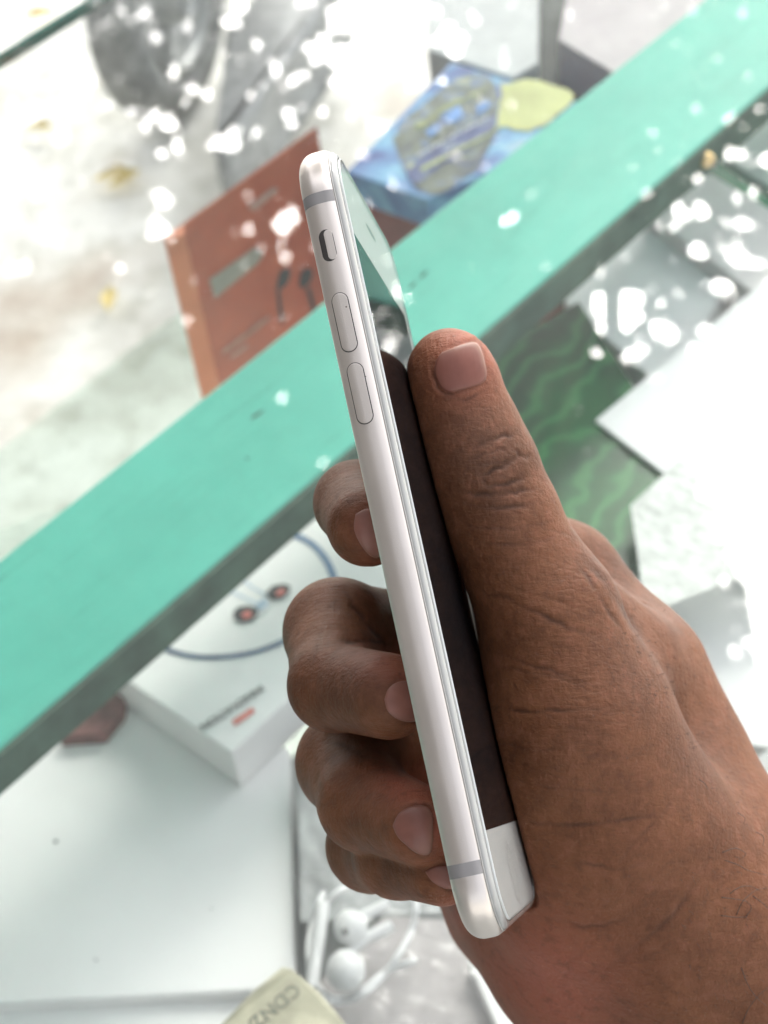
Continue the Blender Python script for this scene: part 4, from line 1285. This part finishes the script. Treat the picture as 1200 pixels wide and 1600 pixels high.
def nail_mat(k=1.0):
    m, t, out = new_mat('fingernail')
    p = N(t, 'ShaderNodeBsdfPrincipled', Roughness=0.36)
    p.inputs['Coat Weight'].default_value = 0.08; p.inputs['Coat Roughness'].default_value = 0.2; p.inputs['Specular IOR Level'].default_value = 0.3
    p.inputs['Subsurface Weight'].default_value = 0.25; p.inputs['Subsurface Radius'].default_value = (1, 0.4, 0.25)
    p.inputs['Subsurface Scale'].default_value = 0.001
    v = coords(t); n1 = N(t, 'ShaderNodeTexNoise', Scale=170, Detail=4); t.links.new(v, n1.inputs[0])
    base = ramp(t, n1.outputs[0], [(0.3, (0.135 * k, 0.046 * k ** 1.5, 0.033 * k ** 1.7)), (0.7, (0.19 * k, 0.070 * k ** 1.5, 0.050 * k ** 1.7))])
    ae = N(t, 'ShaderNodeAttribute', attribute_name='rim')
    mx = N(t, 'ShaderNodeMix', data_type='RGBA'); t.links.new(ae.outputs['Fac'], mx.inputs[0]); t.links.new(base, mx.inputs[6])
    mx.inputs[7].default_value = (0.24, 0.13, 0.095, 1)
    t.links.new(mx.outputs[2], p.inputs['Base Color'])
    n2 = N(t, 'ShaderNodeTexNoise', Scale=1.0, Detail=2); t.links.new(coords(t, (1500, 250, 250)), n2.inputs[0])
    b_ = N(t, 'ShaderNodeBump', Strength=0.12, Distance=0.0002); t.links.new(n2.outputs[0], b_.inputs['Height']); t.links.new(b_.outputs[0], p.inputs['Normal'])
    t.links.new(p.outputs[0], out.inputs[0]); return m


M_nail = nail_mat(); M_nail_pale = nail_mat(1.45)
M_niledge = surf('nail_edge', (0.58, 0.46, 0.38), 0.4, var=0.05)


def nail(poly, tip, lift=0.0002):
    P = np.array(spline([np.array(p, float) for p in poly + [poly[0]]], 5))[:-1]
    c = P.mean(0); n = len(P); lv = [0.0, 0.3, 0.55, 0.75, 0.88, 0.96, 1.0]
    V = []; Fc = []
    for k, s in enumerate(lv):
        for q in (P if k else [c]):
            x = c + (np.array(q) - c) * s
            loc, nor = skin_hit(*x)
            if loc is None: loc, nor = skin_hit(*c)
            up = lift if s < 0.9 else (lift * 0.8 if s < 0.98 else -0.00012)
            V.append(loc + nor * up)
    idx = lambda k, j: 0 if k == 0 else 1 + (k - 1) * n + j % n
    for j in range(n): Fc.append((0, idx(1, j), idx(1, j + 1)))
    for k in range(1, len(lv) - 1):
        for j in range(n): Fc.append((idx(k, j), idx(k + 1, j), idx(k + 1, j + 1), idx(k, j + 1)))
    o = mesh_obj('fingernail', V, Fc, M_nail if tip < 0 else M_nail_pale, hand, True)
    at_ = o.data.attributes.new('rim', 'FLOAT', 'POINT')
    at_.data.foreach_set('value', [0.0] + [max(0.0, min(1.0, (lv[k] - 0.7) / 0.25)) * (0.2 + 0.8 * max(0.0, math.cos(math.atan2(q[1] - c[1], q[0] - c[0]) - tip))) for k in range(1, len(lv)) for q in P])
    return o


for poly, tip in zip(NAILS, (-1.2, 0.9, 0.3, 0.2, 0.3)): nail(poly, tip)
M_hair = surf('dark_hair', (0.03, 0.02, 0.015), 0.5, var=0.1)


def hair_strand(pts, r=0.000085):
    Q = []
    for i, p in enumerate(pts):
        loc, nor = skin_hit(*p)
        if loc is None: return
        t = i / (len(pts) - 1)
        Q.append(loc + nor * (0.0001 + 0.0007 * math.sin(math.pi * min(t * 1.0, 0.9))))
    Q = spline([np.array(q) for q in Q], 4)
    n = len(Q)
    o = tube('hair', Q, [r * (1 - 0.6 * k / n) for k in range(n)], M_hair, None, 5)
    o.parent = hand


for h in ([(1128, 1332), (1145, 1326), (1160, 1334), (1158, 1340)], [(1132, 1344), (1150, 1352), (1164, 1360), (1196, 1368)],
          [(1127, 1402), (1145, 1404), (1165, 1408)], [(1140, 1396), (1152, 1386), (1170, 1385), (1188, 1394)],
          [(1150, 1430), (1155, 1412), (1162, 1402), (1180, 1390), (1198, 1388)], [(1165, 1432), (1170, 1418), (1164, 1408)],
          [(1126, 1430), (1146, 1432), (1166, 1432)], [(1176, 1400), (1188, 1412), (1199, 1420)],
          [(1158, 1512), (1166, 1536), (1180, 1556), (1196, 1570)], [(1160, 1598), (1166, 1576), (1178, 1558), (1198, 1542)],
          [(1092, 1218), (1096, 1226), (1104, 1234)], [(1152, 1270), (1158, 1280), (1160, 1288)], [(1180, 1300), (1188, 1310), (1190, 1322)]):
    hair_strand(h)
for k in range(120):
    x, y = rng.normal(1020, 40), rng.normal(1080, 60)
    x += (y - 1080) * 0.55
    hair_strand([(x, y), (x + 0.8, y + 1.2), (x + 1.6, y + rng.uniform(2, 4))], 0.000032)
for k in range(60):
    x, y = rng.uniform(1060, 1195), rng.uniform(1230, 1590)
    if y > 1240 + (x - 1060) * -0.2:
        a = rng.uniform(0.2, 1.4); L = rng.uniform(4, 10)
        hair_strand([(x, y), (x + L * 0.5 * math.cos(a), y + L * 0.5 * math.sin(a)), (x + L * math.cos(a + 0.3), y + L * math.sin(a + 0.3))], 0.000032)
